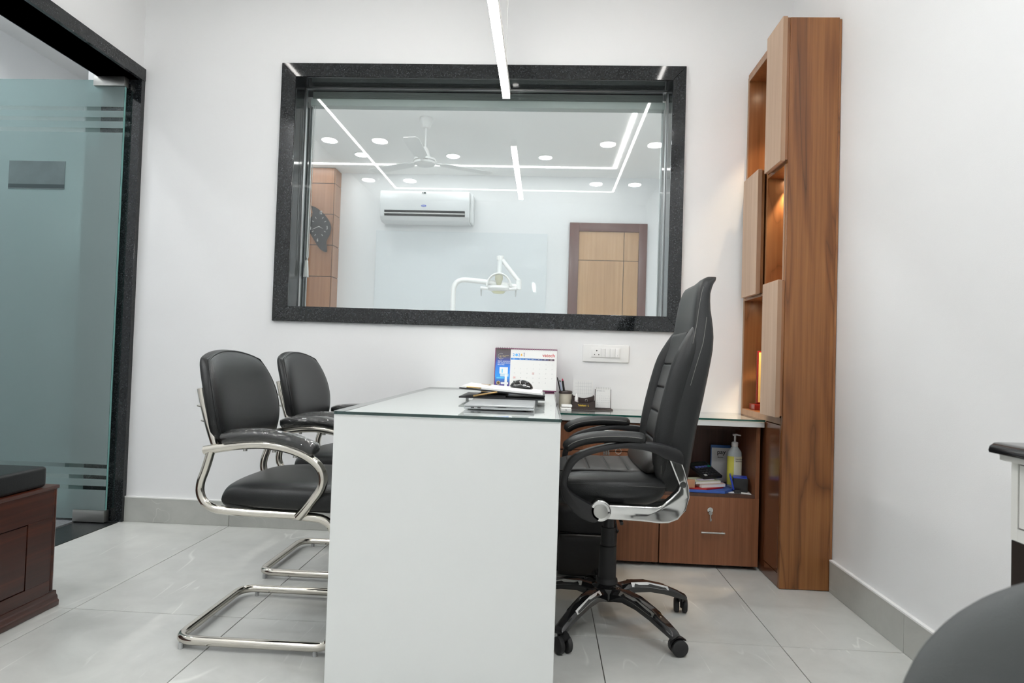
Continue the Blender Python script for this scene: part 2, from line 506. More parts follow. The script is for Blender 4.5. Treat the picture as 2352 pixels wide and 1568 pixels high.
# skirting tiles
BH = .125
bb = stroot('baseboard_back')
xs = [0.001, .575, 1.175, 1.775, 2.20]
for a, b in zip(xs, xs[1:]): box('tile', (a+.001, -.012, 0.0005), (b-.001, -.0005, BH), BTILE, bb, bevel=.0006, seg=1)
br = stroot('baseboard_right')
ys = [-.56, -1.106, -1.706, -2.306, -2.906, -3.506, -4.106, -4.49]
for a, b in zip(ys, ys[1:]): box('tile', (W-.014, b+.001, 0.0005), (W-.0005, a-.001, BH), BTILE, br, bevel=.0006, seg=1)
box('cap', (W-.015, -4.49, BH), (W-.0005, -.56, BH+.006), WHITE_M, br)
box('cap', (0.002, -.013, BH), (2.2, -.0005, BH+.006), WHITE_M, bb)

# ------------------------------------------------------------------ window to the clinic
win = stroot('window_1')
fw_ = .077
FY = -.018
def mitre(pts, a, b, name='granite_frame'):
    return MB().prism(pts, 'Y', a, b).build(name, GRAN, win, bevel=.0012, seg=1)
X0, X1, Z0, Z1 = WX0-fw_, WX1+.066, WZ0-.078, WZ1+.072
g = .0006
mitre([(X0, Z1), (X1, Z1), (WX1, WZ1), (WX0, WZ1)], FY, -.0005)
mitre([(X0, Z0), (WX0, WZ0), (WX1, WZ0), (X1, Z0)], FY, -.0005)
mitre([(X0, Z0+g), (X0, Z1-g), (WX0, WZ1-g), (WX0, WZ0+g)], FY, -.0005)
mitre([(X1, Z0+g), (WX1, WZ0+g), (WX1, WZ1-g), (X1, Z1-g)], FY, -.0005)
for nm, a, b in (('granite_reveal', (WX0-.004, 0, WZ0), (WX0, WT+.01, WZ1)), ('granite_reveal', (WX1, 0, WZ0), (WX1+.004, WT+.01, WZ1)),
                 ('granite_reveal', (WX0-.004, 0, WZ1), (WX1+.004, WT+.01, WZ1+.004)), ('granite_sill', (WX0-.004, 0, WZ0-.004), (WX1+.004, WT+.01, WZ0))):
    box(nm, a, b, GRAN, win)
GY = .128
box('pane', (WX0+.001, GY, WZ0+.001), (WX1-.001, GY+.010, WZ1-.001), GLASS_W, win)
for a, b in (((WX0, GY-.006, WZ0), (WX0+.006, GY+.016, WZ1)), ((WX1-.006, GY-.006, WZ0), (WX1, GY+.016, WZ1)),
             ((WX0, GY-.006, WZ1-.006), (WX1, GY+.016, WZ1)), ((WX0, GY-.006, WZ0), (WX1, GY+.016, WZ0+.008))):
    box('glazing_bead', a, b, ALU, win, bevel=.001, seg=1)

bl = thing('roller_blind', 'raised pleated grey blind with pull chain at the top of the clinic window', 'blind', (1.8, .2, 2.34))
for k in range(6):
    z = 2.342 - k*.0068
    MB().prism([(.165, z), (.205, z), (.209, z-.003), (.205, z-.0062), (.165, z-.0062), (.161, z-.003)], 'X', .862, 2.765).build('pleat', pbr('pleat_grey', (.22, .245, .245), .6) if k == 0 else bpy.data.materials['pleat_grey'], bl)
box('bottom_rail', (.852, .158, 2.262), (2.775, .212, 2.300), pbr('rail_grey', (.46, .52, .51), .45), bl, bevel=.003)
ch = MB()
for dx in (.0, .012): ch.tube([(.866+dx*.9, .165, 2.30), (.860+dx*.9, .165, 1.43)], .0016, 6)
ch.tube([(.860, .165, 1.43), (.863, .165, 1.42), (.868, .165, 1.42), (.871, .165, 1.43)], .0016, 6)
ch.build('chain', WHITE_P, bl, smooth=True)
MB().loft([[(.856, .158, 1.41), (.868, .158, 1.41), (.868, .172, 1.41), (.856, .172, 1.41)],
           [(.849, .155, 1.318), (.873, .155, 1.318), (.873, .175, 1.318), (.849, .175, 1.318)]]).build('chain_weight', WHITE_P, bl, bevel=.001)
box('guide_post', (.842, .19, 1.146), (.852, .205, 2.262), ALU, bl)
box('guide_post', (2.765, .19, 1.146), (2.775, .205, 2.262), ALU, bl)

# ------------------------------------------------------------------ door opening on the left wall, glass door, corridor
tr = stroot('trim_1')
box('granite_jamb', (-.20, -.03, 0.001), (.016, -.0005, OZ-.001), GRAN, tr, bevel=.001, seg=1)
box('granite_header', (-.205, OY0, OZ), (.018, -.0005, OZ+.066), GRAN, tr, bevel=.001, seg=1)
box('granite_jamb', (-.20, OY0, 0.001), (.016, OY0+.03, OZ-.001), GRAN, tr, bevel=.001, seg=1)
box('granite_threshold', (-.20, OY0+.03, -.02), (-.003, -.03, .001), GRAN_D, tr)

dr = stroot('door_1')
DX0, DX1, DY, DT = -1.02, -.052, -.062, .011
DZ0, DZ1 = .018, 2.295
box('pane', (DX0, DY, DZ0), (DX1-.0006, DY+DT, DZ1), GLASS_D, dr)
box('glass_edge', (DX1-.0006, DY, DZ0), (DX1+.001, DY+DT, DZ1), GLASS_DE, dr)
box('glass_edge', (DX0, DY, DZ1), (DX1, DY+DT, DZ1+.0015), GLASS_DE, dr)
bands = [(2.020, 2.043), (2.079, 2.100), (2.134, 2.155), (.168, .188), (.223, .243), (.279, .299)]
cut = sorted(bands)
zs = DZ0
for a, b in cut+[(DZ1, DZ1)]:
    if a-zs > .004: box('frosted_film', (DX0+.002, DY-.0012, zs), (DX1-.002, DY-.0004, a), FROST, dr)
    zs = b
# patch fittings and pivot
for z0, z1, x0 in ((2.262, 2.312, -.215), (.006, .066, -.215)):
    box('patch_fitting', (x0, DY-.014, z0), (DX1+.004, DY+DT+.014, z1), STEEL, dr, bevel=.002)
sg = MB().box((-.658, DY-.003, 1.716), (-.352, DY-.0014, 1.864))
sgn = sg.build('door_sign', pbr('sign_grey', (.12, .165, .17), .5, var=.35, vscale=9), dr)
box('sign_stripe', (-.658, DY-.0036, 1.722), (-.352, DY-.003, 1.742), pbr('sign_dark', (.035, .06, .065), .5), dr)

# corridor behind
HC = 3.4
struct(box('wall_corridor_upper', (-.2, -2.3, H), (-.1, 1.42, HC), WALL))
struct(box('floor_corridor', (-2.6, -2.2, -.08), (-.2, 1.6, -.006), pbr('corridor_floor', (.55, .55, .53), .3)))
struct(box('trim_4', (-1.0, -1.06, -.0058), (-.2, .28, -.004), GRAN_D))
cm = box('door_mat', (-.75, -.22, -.004), (-.21, .25, .006), pbr('mat_grey', (.19, .20, .21), .95, bump=1, bscale=120, var=.5, vscale=140))
tag(cm, 'grey textured mat on the dark corridor floor behind the glass door', 'mat')
struct(box('wall_corridor_back', (-2.6, 1.3, 1.55), (-.2, 1.42, HC), WALL))
struct(box('trim_2', (-2.6, 1.28, 0), (-.2, 1.42, 1.55), pbr('corridor_dado', (.14, .20, .205), .5)))
struct(box('wall_corridor_left', (-2.7, -2.3, 0), (-2.6, 1.42, HC), WALL))
struct(box('wall_corridor_front', (-2.6, -2.4, 0), (-.2, -2.2, HC), WALL))
struct(box('ceiling_corridor', (-2.7, -2.4, HC), (-.2, 1.42, HC+.1), CEIL))
struct(box('wall_corridor_right', (-.3, .0, 0), (-.2, 1.3, HC), WALL))

# ------------------------------------------------------------------ clinic room seen through the window
CY = 3.6
struct(box('floor_clinic', (-1.3, WT, -.06), (4.2, CY, 0), pbr('clinic_floor', (.80, .80, .79), .4)))
struct(box('ceiling_clinic', (-1.3, WT, H), (4.2, CY, H+.1), pbr('clinic_ceiling_paint', (.90, .90, .89), .7)))
struct(box('wall_clinic_back', (-1.3, CY, 0), (4.2, CY+.1, H), WALL2))
struct(box('wall_clinic_left', (-1.4, WT, 0), (-1.3, CY, H), WALL2))
struct(box('wall_clinic_right', (4.2, WT, 0), (4.3, CY, H), WALL2))

pl = stroot('trim_3')
pl.name = 'trim_3'
box('column_core', (-.36, 3.404, 0), (-.104, CY-.001, H-.001), BLK_M, pl)
zj = [0, .39, .72, 1.05, 1.38, 1.71, 2.043, 2.372, 2.70, H-.002]
for a, b in zip(zj, zj[1:]):
    box('panel', (-.36, 3.397, a+.004), (-.108, 3.405, b-.004), CLWOOD, pl)
    box('panel', (-.105, 3.405, a+.004), (-.097, CY-.002, b-.004), CLWOOD, pl)

# clinic door
cdr = stroot('door_2')
for a, b in (((2.404, 3.565, 0), (2.505, CY-.001, 2.375)), ((3.14, 3.565, 0), (3.225, CY-.001, 2.375)), ((2.505, 3.565, 2.285), (3.14, CY-.001, 2.375))):
    box('door_frame', a, b, CLFRAME, cdr, bevel=.003)
box('door_core', (2.505, 3.590, 0), (3.14, CY-.002, 2.285), BLK_M, cdr)
for a, b in ((2.507, 2.981), (2.987, 3.138)):
    for c, d in ((.01, 1.974), (1.980, 2.283)):
        box('panel', (a, 3.582, c), (b, 3.590, d), CLDOOR, cdr)

# air conditioner
AC_W = pbr('ac_white', (.76, .775, .78), .3)
ac = thing('air_conditioner', 'white split air conditioner high on the clinic wall, open louvre', 'air conditioner', (.87, 3.59, 2.31))
prof = [(3.595, 2.315), (3.46, 2.310), (3.40, 2.325), (3.368, 2.36), (3.353, 2.43), (3.350, 2.52), (3.354, 2.60), (3.37, 2.628), (3.40, 2.632), (3.595, 2.632)]
MB().prism([(y, z) for y, z in prof], 'X', .402, 1.345).build('body', AC_W, ac, bevel=.008, seg=3)
box('side_shell', (1.345, 3.42, 2.318), (1.375, 3.595, 2.62), AC_W, ac, bevel=.008)
MB().prism([(3.3545, 2.422), (3.351, 2.422), (3.362, 2.364), (3.366, 2.364)], 'X', .452, 1.302).build('outlet', BLK_M, ac)
for z, y in ((2.389, 3.346),):
    lv = MB().obox((.877, y, z), (.424, .010, .0025), Matrix.Rotation(-.25, 3, 'X')).build('louvre', WHITE_P, ac)
    for x in (.62, .88, 1.12): box('louvre_pin', (x-.004, y, z+.002), (x+.004, y+.01, z+.008), WHITE_P, ac)
box('display', (.862, 3.3485, 2.600), (.886, 3.3525, 2.614), pbr('display_grey', (.10, .13, .13), .2), ac)
MB().cyl((.850, 3.354, 2.607), (.850, 3.349, 2.607), .005).build('sensor', BLK, ac)
lg = MB(); ring = [(.868+.0275*math.cos(a*PI/12), 2.470+.0105*math.sin(a*PI/12)) for a in range(24)]
lg.prism(ring, 'Y', 3.3478, 3.3505).build('badge', pbr('badge_blue', (.06, .12, .55), .4), ac)
text('badge_text', 'Carrier', .013, WHITE_M, ac, (.868, 3.3475, 2.4665), align='CENTER')

# wall clock, black leaf shape
ck = thing('wall_clock', 'black leaf-shaped wall clock on the wood-clad clinic column', 'clock', (-.24, 3.39, 2.2))
out = smoothpath([(p[0], 3.37, p[1]) for p in [(-.335, 2.451), (-.285, 2.435), (-.235, 2.402), (-.163, 2.334), (-.112, 2.242), (-.122, 2.149), (-.155, 2.074), (-.147, 1.965), (-.219, 1.994), (-.28, 2.076), (-.349, 2.191), (-.356, 2.28), (-.315, 2.36), (-.335, 2.451)]], 4)[:-1]
MB().prism([(p.x, p.z) for p in out], 'Y', 3.362, 3.37).build('face', pbr('smoked_glass', (.022, .023, .024), .1, coat=.5), ck)
box('movement', (-.29, 3.37, 2.17), (-.19, 3.3965, 2.27), BLK, ck)
CLKM = pbr('clock_print', (.62, .62, .60), .5)
for s_, x, z in (('12', -.226, 2.375), ('3', -.153, 2.215), ('9', -.330, 2.205), ('6', -.250, 2.085)):
    text('numeral', s_, .05, CLKM, ck, (x, 3.3615, z-.012), align='CENTER', sx=.6)
for k in range(12):
    if k % 3:
        a = k*PI/6
        c = Vector((-.24+.075*math.sin(a), 3.361, 2.232+.105*math.cos(a)))
        MB().obox(c, (.0022, .0006, .010), Matrix.Rotation(a, 3, 'Y')).build('tick', CLKM, ck)
for a, l, w in ((2.05, .055, .0035), (-2.0, .095, .003)):
    MB().prism([(-.24+w*math.cos(a), 2.232-w*math.sin(a)), (-.24-w*math.cos(a), 2.232+w*math.sin(a)), (-.24+l*math.sin(a), 2.232+l*math.cos(a))], 'Y', 3.358, 3.3595).build('hand', CLKM, ck)

# ceiling fan
fan = thing('ceiling_fan', 'white three-blade ceiling fan hanging in the clinic room', 'fan', (1.14, 1.95, H-.001))
fx, fy = 1.14, 1.95
MB().lathe([(.052, 0), (.055, -.02), (.035, -.075), (.02, -.085)], (fx, fy, H-.001)).build('canopy', WHITE_P, fan, smooth=True)
MB().cyl((fx, fy, H-.08), (fx, fy, 2.60), .0075).build('down_rod', WHITE_P, fan, smooth=True)
MB().lathe([(.012, .13), (.032, .10), (.042, .055), (.05, .04)], (fx, fy, 2.50)).build('lower_canopy', WHITE_P, fan, smooth=True)
MB().lathe([(.05, .045), (.088, .030), (.094, .008), (.088, -.012), (.055, -.028), (.02, -.032)], (fx, fy, 2.50), 40).build('motor', WHITE_P, fan, smooth=True)
MB().lathe([(.0945, .012), (.096, .009), (.096, .006), (.0945, .003)], (fx, fy, 2.50), 40).build('trim_ring', CHROME, fan, smooth=True)
for k in range(3):
    a = -PI/2+k*2*PI/3
    R = Matrix.Rotation(a, 3, 'Z') @ Matrix.Rotation(.06, 3, 'X')
    b = MB()
    pr = [(.085, .022), (.14, .030), (.17, .055), (.56, .062), (.60, .045)]
    top = [R @ Vector((r, w, .0)) for r, w in pr] + [R @ Vector((r, -w, .0)) for r, w in reversed(pr)]
    vs = [Vector((fx, fy, 2.503)) + v for v in top]; vs2 = [v+Vector((0, 0, .003)) for v in vs]
    n = len(vs); b.add(vs+vs2, [tuple(range(n))[::-1], tuple(range(n, 2*n))]+[(i, (i+1) % n, n+(i+1) % n, n+i) for i in range(n)])
    b.build('blade', WHITE_P, fan)

# dental lamp
dl = thing('dental_lamp', 'white dental examination lamp on a bent pole in the clinic', 'lamp', (1.406, 2.0, 0))
ly = 2.0
MB().lathe([(.16, 0.001), (.16, .03), (.05, .05), (.03, .06)], (1.406, ly, 0)).build('base', WHITE_P, dl, smooth=True)
MB().tube(roundpath([(1.406, ly, .05), (1.406, ly, 1.552), (1.66, ly, 1.535), (1.93, ly, 1.497)], .11, 8), .021, 16).build('pole', WHITE_P, dl, smooth=True)
MB().cyl((1.945, ly, 1.475), (1.945, ly, 1.555), .024).build('joint', WHITE_P, dl, smooth=True)
MB().tube([(1.945, ly, 1.545), (1.79, ly, 1.733)], .0175, 14, asp=1.2).build('spring_arm', WHITE_P, dl, smooth=True)
MB().lathe([(.026, 0), (.030, .01), (.030, .032), (.02, .038)], (1.787, ly, 1.712)).build('arm_head', WHITE_P, dl, smooth=True)
MB().cyl((1.787, ly-.005, 1.72), (1.783, ly-.01, 1.60), .021).build('drop_tube', pbr('pale_grey_tube', (.74, .76, .76), .4), dl, smooth=True)
MB().cyl((1.783, ly-.01, 1.606), (1.783, ly-.01, 1.600), .022).build('collar', pbr('collar_red', (.5, .1, .08), .5), dl, smooth=True)
arc = [(1.783+.098*math.cos(a*PI/14), ly-.03, 1.492+.108*math.sin(a*PI/14)) for a in range(15)]
MB().tube(arc, .009, 10, asp=2.2).build('yoke', WHITE_P, dl, smooth=True)
MB().lathe([(.012, .115), (.03, .11), (.033, .08), (.02, .045), (.015, .03)], (1.783, ly-.03, 1.475)).build('bulb_housing', pbr('housing_beige', (.48, .47, .36), .4), dl, smooth=True)
MB().lathe([(.055, .022), (.085, .018), (.09, 0), (.08, -.018), (.045, -.028), (.02, -.03)], (1.783, ly-.03, 1.477)).build('head', WHITE_P, dl, smooth=True)
MB().lathe([(.05, .012), (.058, 0), (.04, -.016), (.01, -.02)], (1.783, ly-.03, 1.452)).build('reflector', pbr('reflector_gold', (.75, .74, .50), .1), dl, smooth=True)
for s_ in (-1, 1):
    h = MB().tube([(1.783+s_*.075, ly-.03, 1.475), (1.783+s_*.148, ly-.03, 1.478)], .0135, 12)
    hh = h.build('handle', WHITE_P, dl, smooth=True)
    MB().tube([(1.783+s_*.143, ly-.03, 1.478), (1.783+s_*.141, ly-.03, 1.412)], [.008, .004], 10).build('grip', GREYP, hh, smooth=True)

# clear glass panel on the clinic wall
gp = tag(box('glass_board', (.312, CY-.011, 1.0), (2.17, CY-.002, 2.25), pbr('back_painted_glass', (.76, .80, .82), .03, spec=.6)),
         'large glossy white glass board on the far clinic wall behind the lamp', 'board')

# ------------------------------------------------------------------ ceiling lights
def strip_frame(name, label, x0, x1, y0, y1, w=.022, seg=True, m=E_STRIP):
    t = thing(name, label, 'light', ((x0+x1)/2, y0, H-.001))
    z0, z1 = H-.004, H-.0005
    for a, b in (((x0, y0), (x1, y0+w)), ((x0, y0+w), (x0+w, y1)), ((x1-w, y0+w), (x1, y1)), ((x0+w, y1-w), (x1-w, y1))):
        box('diffuser', (a[0], a[1], z0), (b[0], b[1], z1), m, t)
    return t
strip_frame('ceiling_strip_light', 'rectangular white light line reflected in the glass, around the office ceiling', .355, 2.92, -3.92, -.62)
strip_frame('ceiling_strip_light', 'right-angled light line on the clinic ceiling behind the fan', -.62, 2.845, .95, 3.265, w=.03, m=E_STRIPC)

def downlight(x, y, m, lab, grp, r=.068, H=H):
    t = thing('downlight', lab, 'light', (x, y, H-.001), group=grp)
    MB().lathe([(r, 0), (r, -.004), (r+.010, -.006), (r+.013, -.002), (r+.013, 0)], (x, y, H-.001), 28).build('ring', WHITE_M, t, smooth=True)
    MB().lathe([(.001, -.0066), (r, -.0066), (r, -.0072), (.001, -.0072)], (x, y, H-.001), 28).build('diffuser', m, t)
for k, x in enumerate((.135, .605, 2.69, 3.115)):
    for y, row in ((-2.25, 'the upper row mirrored in the window glass'), (-3.57, 'the lower row mirrored in the window glass')):
        downlight(x, y, E_DOWN, 'office ceiling downlight, %s from the left in %s' % (['first', 'second', 'third', 'fourth'][k], row), 'office ceiling downlights')
for i, x in enumerate((.318, 1.223, 2.127)):
    downlight(x, 2.93, E_DOWNC, ['bluish round downlight crossed by the slanting light line', 'bluish round downlight beside the fan hub', 'bluish round downlight beside the mirrored hanging lamp'][i], 'clinic ceiling downlights', .06)
for x, w_ in ((-.2, 'first'), (.9, 'second'), (2.0, 'third'), (3.1, 'fourth')):  # unseen row added so that floor bounce brightens the clinic ceiling
    downlight(x, .95, E_FILLC, 'added fill light on the clinic ceiling, unseen above the window, %s from the left' % w_, 'clinic ceiling downlights', .07)
downlight(-.9, -.55, E_CORR_FILL, 'added round corridor fill light near the office door, out of view', 'added corridor lights', .08, HC)  # corridor lamps added out of view to brighten what shows through the door
downlight(-1.9, -.3, E_CORR_FILL, 'added round corridor fill light far beyond the glass door, out of view', 'added corridor lights', .08, HC)
downlight(-1.4, -1.5, E_CORR_FILL, 'added round corridor fill light at the corridor end, out of view', 'added corridor lights', .08, HC)

pd = thing('pendant_light', 'bright white linear lamp hanging above the desk', 'lamp', (1.955, -.65, 2.16))
box('housing', (1.9375, -1.45, 2.165), (1.9725, -.235, 2.205), WHITE_M, pd, bevel=.002)
box('diffuser', (1.9385, -1.449, 2.152), (1.9715, -.236, 2.165), E_PEND, pd)
for y in (-.33, -1.35):
    MB().cyl((1.955, y, 2.205), (1.955, y, H), .0008, n=6).build('wire', STEEL, pd)

# ------------------------------------------------------------------ display cabinet in the corner
PX, PY, PZ, PR = 3.164, -.558, 2.38, W-.012
cb = thing('display_cabinet', 'tall teak corner cabinet with lit niches and pale staggered doors', 'cabinet', (3.27, -.28, 0))
box('end_panel', (PX, PY, 0.002), (PR, PY+.018, PZ), TEAK, cb, bevel=.0015, seg=1)
box('back_edge', (PR+.0005, PY+.003, 0.128), (W-.002, PY+.02, PZ-.006), TEAK_IN, cb)
T = .016
box('back_panel', (PR-.012, PY+.02, .01), (PR, -.002, PZ-.02), TEAK_IN, cb)
box('wall_side_panel', (PX, -.018, .01), (PR-.0125, -.002, PZ-.012), TEAK_IN, cb)
box('top_panel', (PX, PY+.019, PZ-.02), (PR, -.002, PZ-.001), TEAK_IN, cb)
def lining(y0, y1, z0, z1):
    """open niche facing the room: shelf, roof, cheeks"""
    box('shelf', (PX+.002, y0, z0-T), (PR-.0125, y1, z0), TEAK_IN, cb)
    box('niche_roof', (PX+.002, y0, z1), (PR-.0125, y1, z1+T), TEAK_IN, cb)
lining(-.345, -.019, 1.822, 2.340)
lining(-.539, -.312, 1.275, 1.765)
lining(-.345, -.019, .700, 1.233)
box('divider', (PX+.002, -.361, 1.78), (PR-.0125, -.346, 2.34), TEAK_IN, cb)
box('divider', (PX+.002, -.311, 1.26), (PR-.0125, -.296, 1.79), TEAK_IN, cb)
box('divider', (PX+.002, -.361, .70), (PR-.0125, -.346, 1.26), TEAK_IN, cb)
# pale edging round the niches
for a, b in (((-.361, 2.340), (-.002, PZ-.0195)), ((-.0185, .70), (-.002, 2.339)), ((PY+.0185, 1.275), (PY+.034, 1.765)), ((-.539, .672), (-.002, .699)), ((-.345, 1.233), (-.0187, 1.2425))):
    box('edging', (PX-.002, a[0], a[1]), (PX+.0018, b[0], b[1]), ASH_E, cb)
def pdoor(y0, y1, z0, z1):
    d = box('door', (PX-.031, y0, z0), (PX-.012, y1, z1), ASH, cb, bevel=.001, seg=1)
    box('door_edge', (PX-.0305, y0-.0012, z0+.001), (PX-.0125, y0-.0001, z1-.001), ASH_E, d)
    box('door_carcass', (PX-.0115, y0+.004, z0+.006), (PX+.0015, y1-.002, z1-.004), TEAK_IN, d)
pdoor(PY+.001, -.362, 1.772, 2.385)
pdoor(-.276, -.062, 1.2435, 1.820)
pdoor(PY+.001, -.372, .702, 1.274)
box('side_frame', (PX, -.361, .003), (PX+.016, -.005, .670), TEAK_DK, cb)
box('side_frame', (PX, PY+.0185, .003), (PX+.016, -.535, .670), TEAK_DK, cb)
box('side_frame', (PX, -.5345, .003), (PX+.016, -.3615, .058), TEAK_DK, cb)
box('lower_door', (PX-.0005, -.533, .061), (PX+.015, -.363, .668), TEAK_DK, cb, bevel=.001, seg=1)
for y, z in ((-.20, 2.338), (-.335, 1.763), (-.20, 1.231)):
    x = 3.262
    MB().lathe([(.016, 0), (.022, -.001), (.024, -.004), (.016, -.0045)], (x, y, z), 20).build('spotlight', STEEL, cb, smooth=True)
    MB().lathe([(.001, -.0046), (.015, -.0046), (.015, -.0052), (.001, -.0052)], (x, y, z), 20).build('spot_lens', E_WARM, cb)
    ld = bpy.data.lights.new('niche_lamp', 'SPOT'); ld.energy = NICHE_W*6; ld.color = (1, .74, .45); ld.spot_size = 1.15; ld.spot_blend = .5; ld.shadow_soft_size = .012
    lo = bpy.data.objects.new('niche_lamp', ld); COL.objects.link(lo); lo.location = (x, y, z-.009)

# award plaque and glass trophy in the niches
pq = thing('award_plaque', 'red framed award with yellow certificate in the lowest lit niche', 'plaque', (3.26, -.10, .70))
RED = pbr('plaque_red', (.22, .012, .012), .3, coat=.4)
box('base', (3.185, -.135, .7005), (3.335, -.055, .728), RED, pq, bevel=.003)
box('frame', (3.205, -.10, .7285), (3.330, -.085, .985), RED, pq, bevel=.003)
box('certificate', (3.212, -.102, .737), (3.326, -.1002, .978), pbr('cert_cream', (.70, .55, .20), .5), pq)
box('certificate_border', (3.228, -.1036, .758), (3.322, -.1022, .955), pbr('cert_red', (.6, .06, .03), .5), pq)
box('certificate_field', (3.233, -.105, .763), (3.318, -.1038, .950), pbr('cert_yellow', (.85, .62, .02), .5), pq)
vs_ = thing('glass_trophy', 'clear engraved glass trophy standing in the middle lit niche', 'trophy', (3.215, -.47, 1.2755))
MB().lathe([(.018, 0), (.020, .008), (.012, .02), (.010, .03), (.022, .055), (.030, .09), (.029, .12), (.024, .15), (.022, .15), (.027, .12), (.027, .09), (.02, .058), (.002, .05)], (3.215, -.47, 1.276), 28).build('bowl', glass('crystal', (.97, .98, .98), 1.5, .02, 1.6), vs_, smooth=True)
text('engraving', 'B E S T', .011, WHITE_M, vs_, (3.212, -.503, 1.40), rot=(PI/2, PI/2, 0), ext=.0001)

# ------------------------------------------------------------------ counter and its cupboards
CZ = .674
ct = thing('counter', 'white counter top with green-edged glass along the back wall', 'counter', (2.7, -.18, .64))
box('slab', (2.2255, -.364, .640), (PX-.006, -.001, .6645), WHITE, ct, bevel=.001, seg=1)
MB().add([(2.2255, -.366, CZ), (PX-.006, -.366, CZ), (PX-.006, -.001, CZ), (2.2255, -.001, CZ)], [(0, 1, 2, 3)]).build('glass_top', GLASS_T, ct)
box('glass_front_edge', (2.2255, -.3668, .6653), (PX-.005, -.3661, CZ-.0003), GLASS_E, ct)
CF = -.335
c1 = thing('drawer_unit', 'walnut cupboard with lock and top drawer under the counter, behind the office chair', 'cabinet', (2.47, -.17, 0))
box('carcass', (2.232, CF+.019, .016), (2.711, -.014, .637), LAM_DK, c1)
def handle(x, z, par):
    h = MB().tube([(x-.052, CF-.020, z), (x+.052, CF-.020, z)], .0042, 10)
    h.cyl((x-.045, CF-.018, z), (x-.045, CF, z), .003).cyl((x+.045, CF-.018, z), (x+.045, CF, z), .003)
    return h.build('handle', STEEL, par, smooth=True)
def lock(x, z, par):
    return MB().lathe([(.0125, 0), (.0125, .004), (.009, .006), (.001, .006)], (0, 0, 0), 24) and \
        MB().cyl((x, CF-.001, z), (x, CF-.007, z), .0125).cyl((x, CF-.007, z), (x, CF-.009, z), .008).build('lock', CHROME, par, smooth=True)
d = box('drawer', (2.234, CF, .508), (2.710, CF+.018, .634), LAM, c1, bevel=.0008, seg=1)
handle(2.47, .60, d); lock(2.468, .545, d)
d = box('drawer', (2.234, CF, .322), (2.710, CF+.018, .504), LAM, c1, bevel=.0008, seg=1)
lock(2.468, .449, d)
d = box('drawer', (2.234, CF, .018), (2.710, CF+.018, .318), LAM, c1, bevel=.0008, seg=1)
c2 = thing('open_cupboard', 'walnut cupboard with open shelf above a locked drawer, beside the tall cabinet', 'cabinet', (2.94, -.17, 0))
box('side_panel', (3.132, CF, .018), (3.150, -.014, .637), LAM, c2, bevel=.0008, seg=1)
box('side_panel', (2.715, CF+.019, .018), (2.732, -.014, .637), LAM, c2)
box('back_panel', (2.732, -.020, .018), (3.132, -.014, .637), LAM_DK, c2)
box('shelf', (2.7325, CF+.002, .320), (3.1315, -.021, .335), LAM_DK, c2)
box('top_rail', (2.7325, -.10, .60), (3.1315, -.021, .637), LAM_DK, c2)
box('plinth', (2.7325, -.30, .016), (3.1315, -.28, .30), LAM_DK, c2)
d = box('drawer', (2.715, CF-.001, .018), (3.150, CF+.017, .3195), LAM, c2, bevel=.0008, seg=1)
handle(2.946, .165, d); lock(2.935, .262, d)
for x in (2.26, 2.70, 2.75, 3.11):
    MB().cyl((x, -.28, 0), (x, -.28, .017), .012).build('foot', BLK, c1 if x < 2.72 else c2)

def key(name, label, x, z, y, n=1, grp=None):
    t = thing(name, label, 'key', (x, y, z))
    for k in range(n):
        dx = .010*k
        m = MB().cyl((x+dx, y, z), (x+dx, y-.003, z), .008, n=16)
        m.box((x+dx-.0025, y-.0025, z-.036), (x+dx+.0025, y-.0008, z-.006))
        m.box((x+dx, y-.0025, z-.034), (x+dx+.005, y-.0008, z-.024))
        m.build('blade', STEEL, t)
    return t
key('key', 'steel key hanging in the lock of the drawer beside the tall cabinet', 2.935, .250, CF-.012)
k2 = key('key', 'bunch of steel keys hanging below the near armrest of the office chair', 2.455, .527, CF-.012, 3)
MB().tube([(2.52+.013*math.cos(a*PI/10), CF-.008, .508+.013*math.sin(a*PI/10)) for a in range(21)], .0012, 6).build('ring', STEEL, k2, smooth=True)

# items in the open cupboard
SH = .3355
bl_f = tag(MB().prism([(2.76, -.325), (3.00, -.333), (3.055, -.27), (3.05, -.08), (2.79, -.07)], 'Z', SH, SH+.012).build('folder', pbr('blue_folder', (.04, .11, .42), .35, var=.3, vscale=20), bevel=.001),
           'blue plastic folder at the bottom of the pile in the open cupboard', 'folder')
sh = tag(MB().prism([(2.98, -.30), (3.118, -.328), (3.125, -.25), (3.06, -.20)], 'Z', SH, SH+.0018).build('paper_sheets', PAPER), 'loose white sheets beside the blue folder, under the hole punch', 'paper')
sh.location.z = 0
rd = tag(MB().prism([(2.765, -.31), (2.92, -.328), (3.01, -.27), (2.99, -.09), (2.79, -.09)], 'Z', SH+.0125, SH+.0195).build('folder', pbr('red_folder', (.42, .02, .02), .4), bevel=.001),
         'red folder between the blue folder and the notebooks', 'folder')
def booklet(name, label, pts, z0, z1, cov):
    t = thing(name, label, 'book', (pts[0][0], pts[0][1], z0))
    cx = sum(p[0] for p in pts)/4; cy = sum(p[1] for p in pts)/4
    ins = [(cx+(p[0]-cx)*.985, cy+(p[1]-cy)*.985) for p in pts]
    MB().prism(ins, 'Z', z0+.001, z1-.001).build('pages', PAPER, t)
    MB().prism(pts, 'Z', z0, z0+.001).build('cover', cov, t); MB().prism(pts, 'Z', z1-.001, z1).build('cover', cov, t)
PINK = pbr('pink_cover', (.62, .45, .42), .6); CREAM = pbr('cream_cover', (.55, .56, .40), .6)
booklet('notebook', 'white notebook with pink spine lying on the red folder', [(2.90, -.322), (3.02, -.27), (2.985, -.16), (2.865, -.21)], SH+.020, SH+.034, PINK)
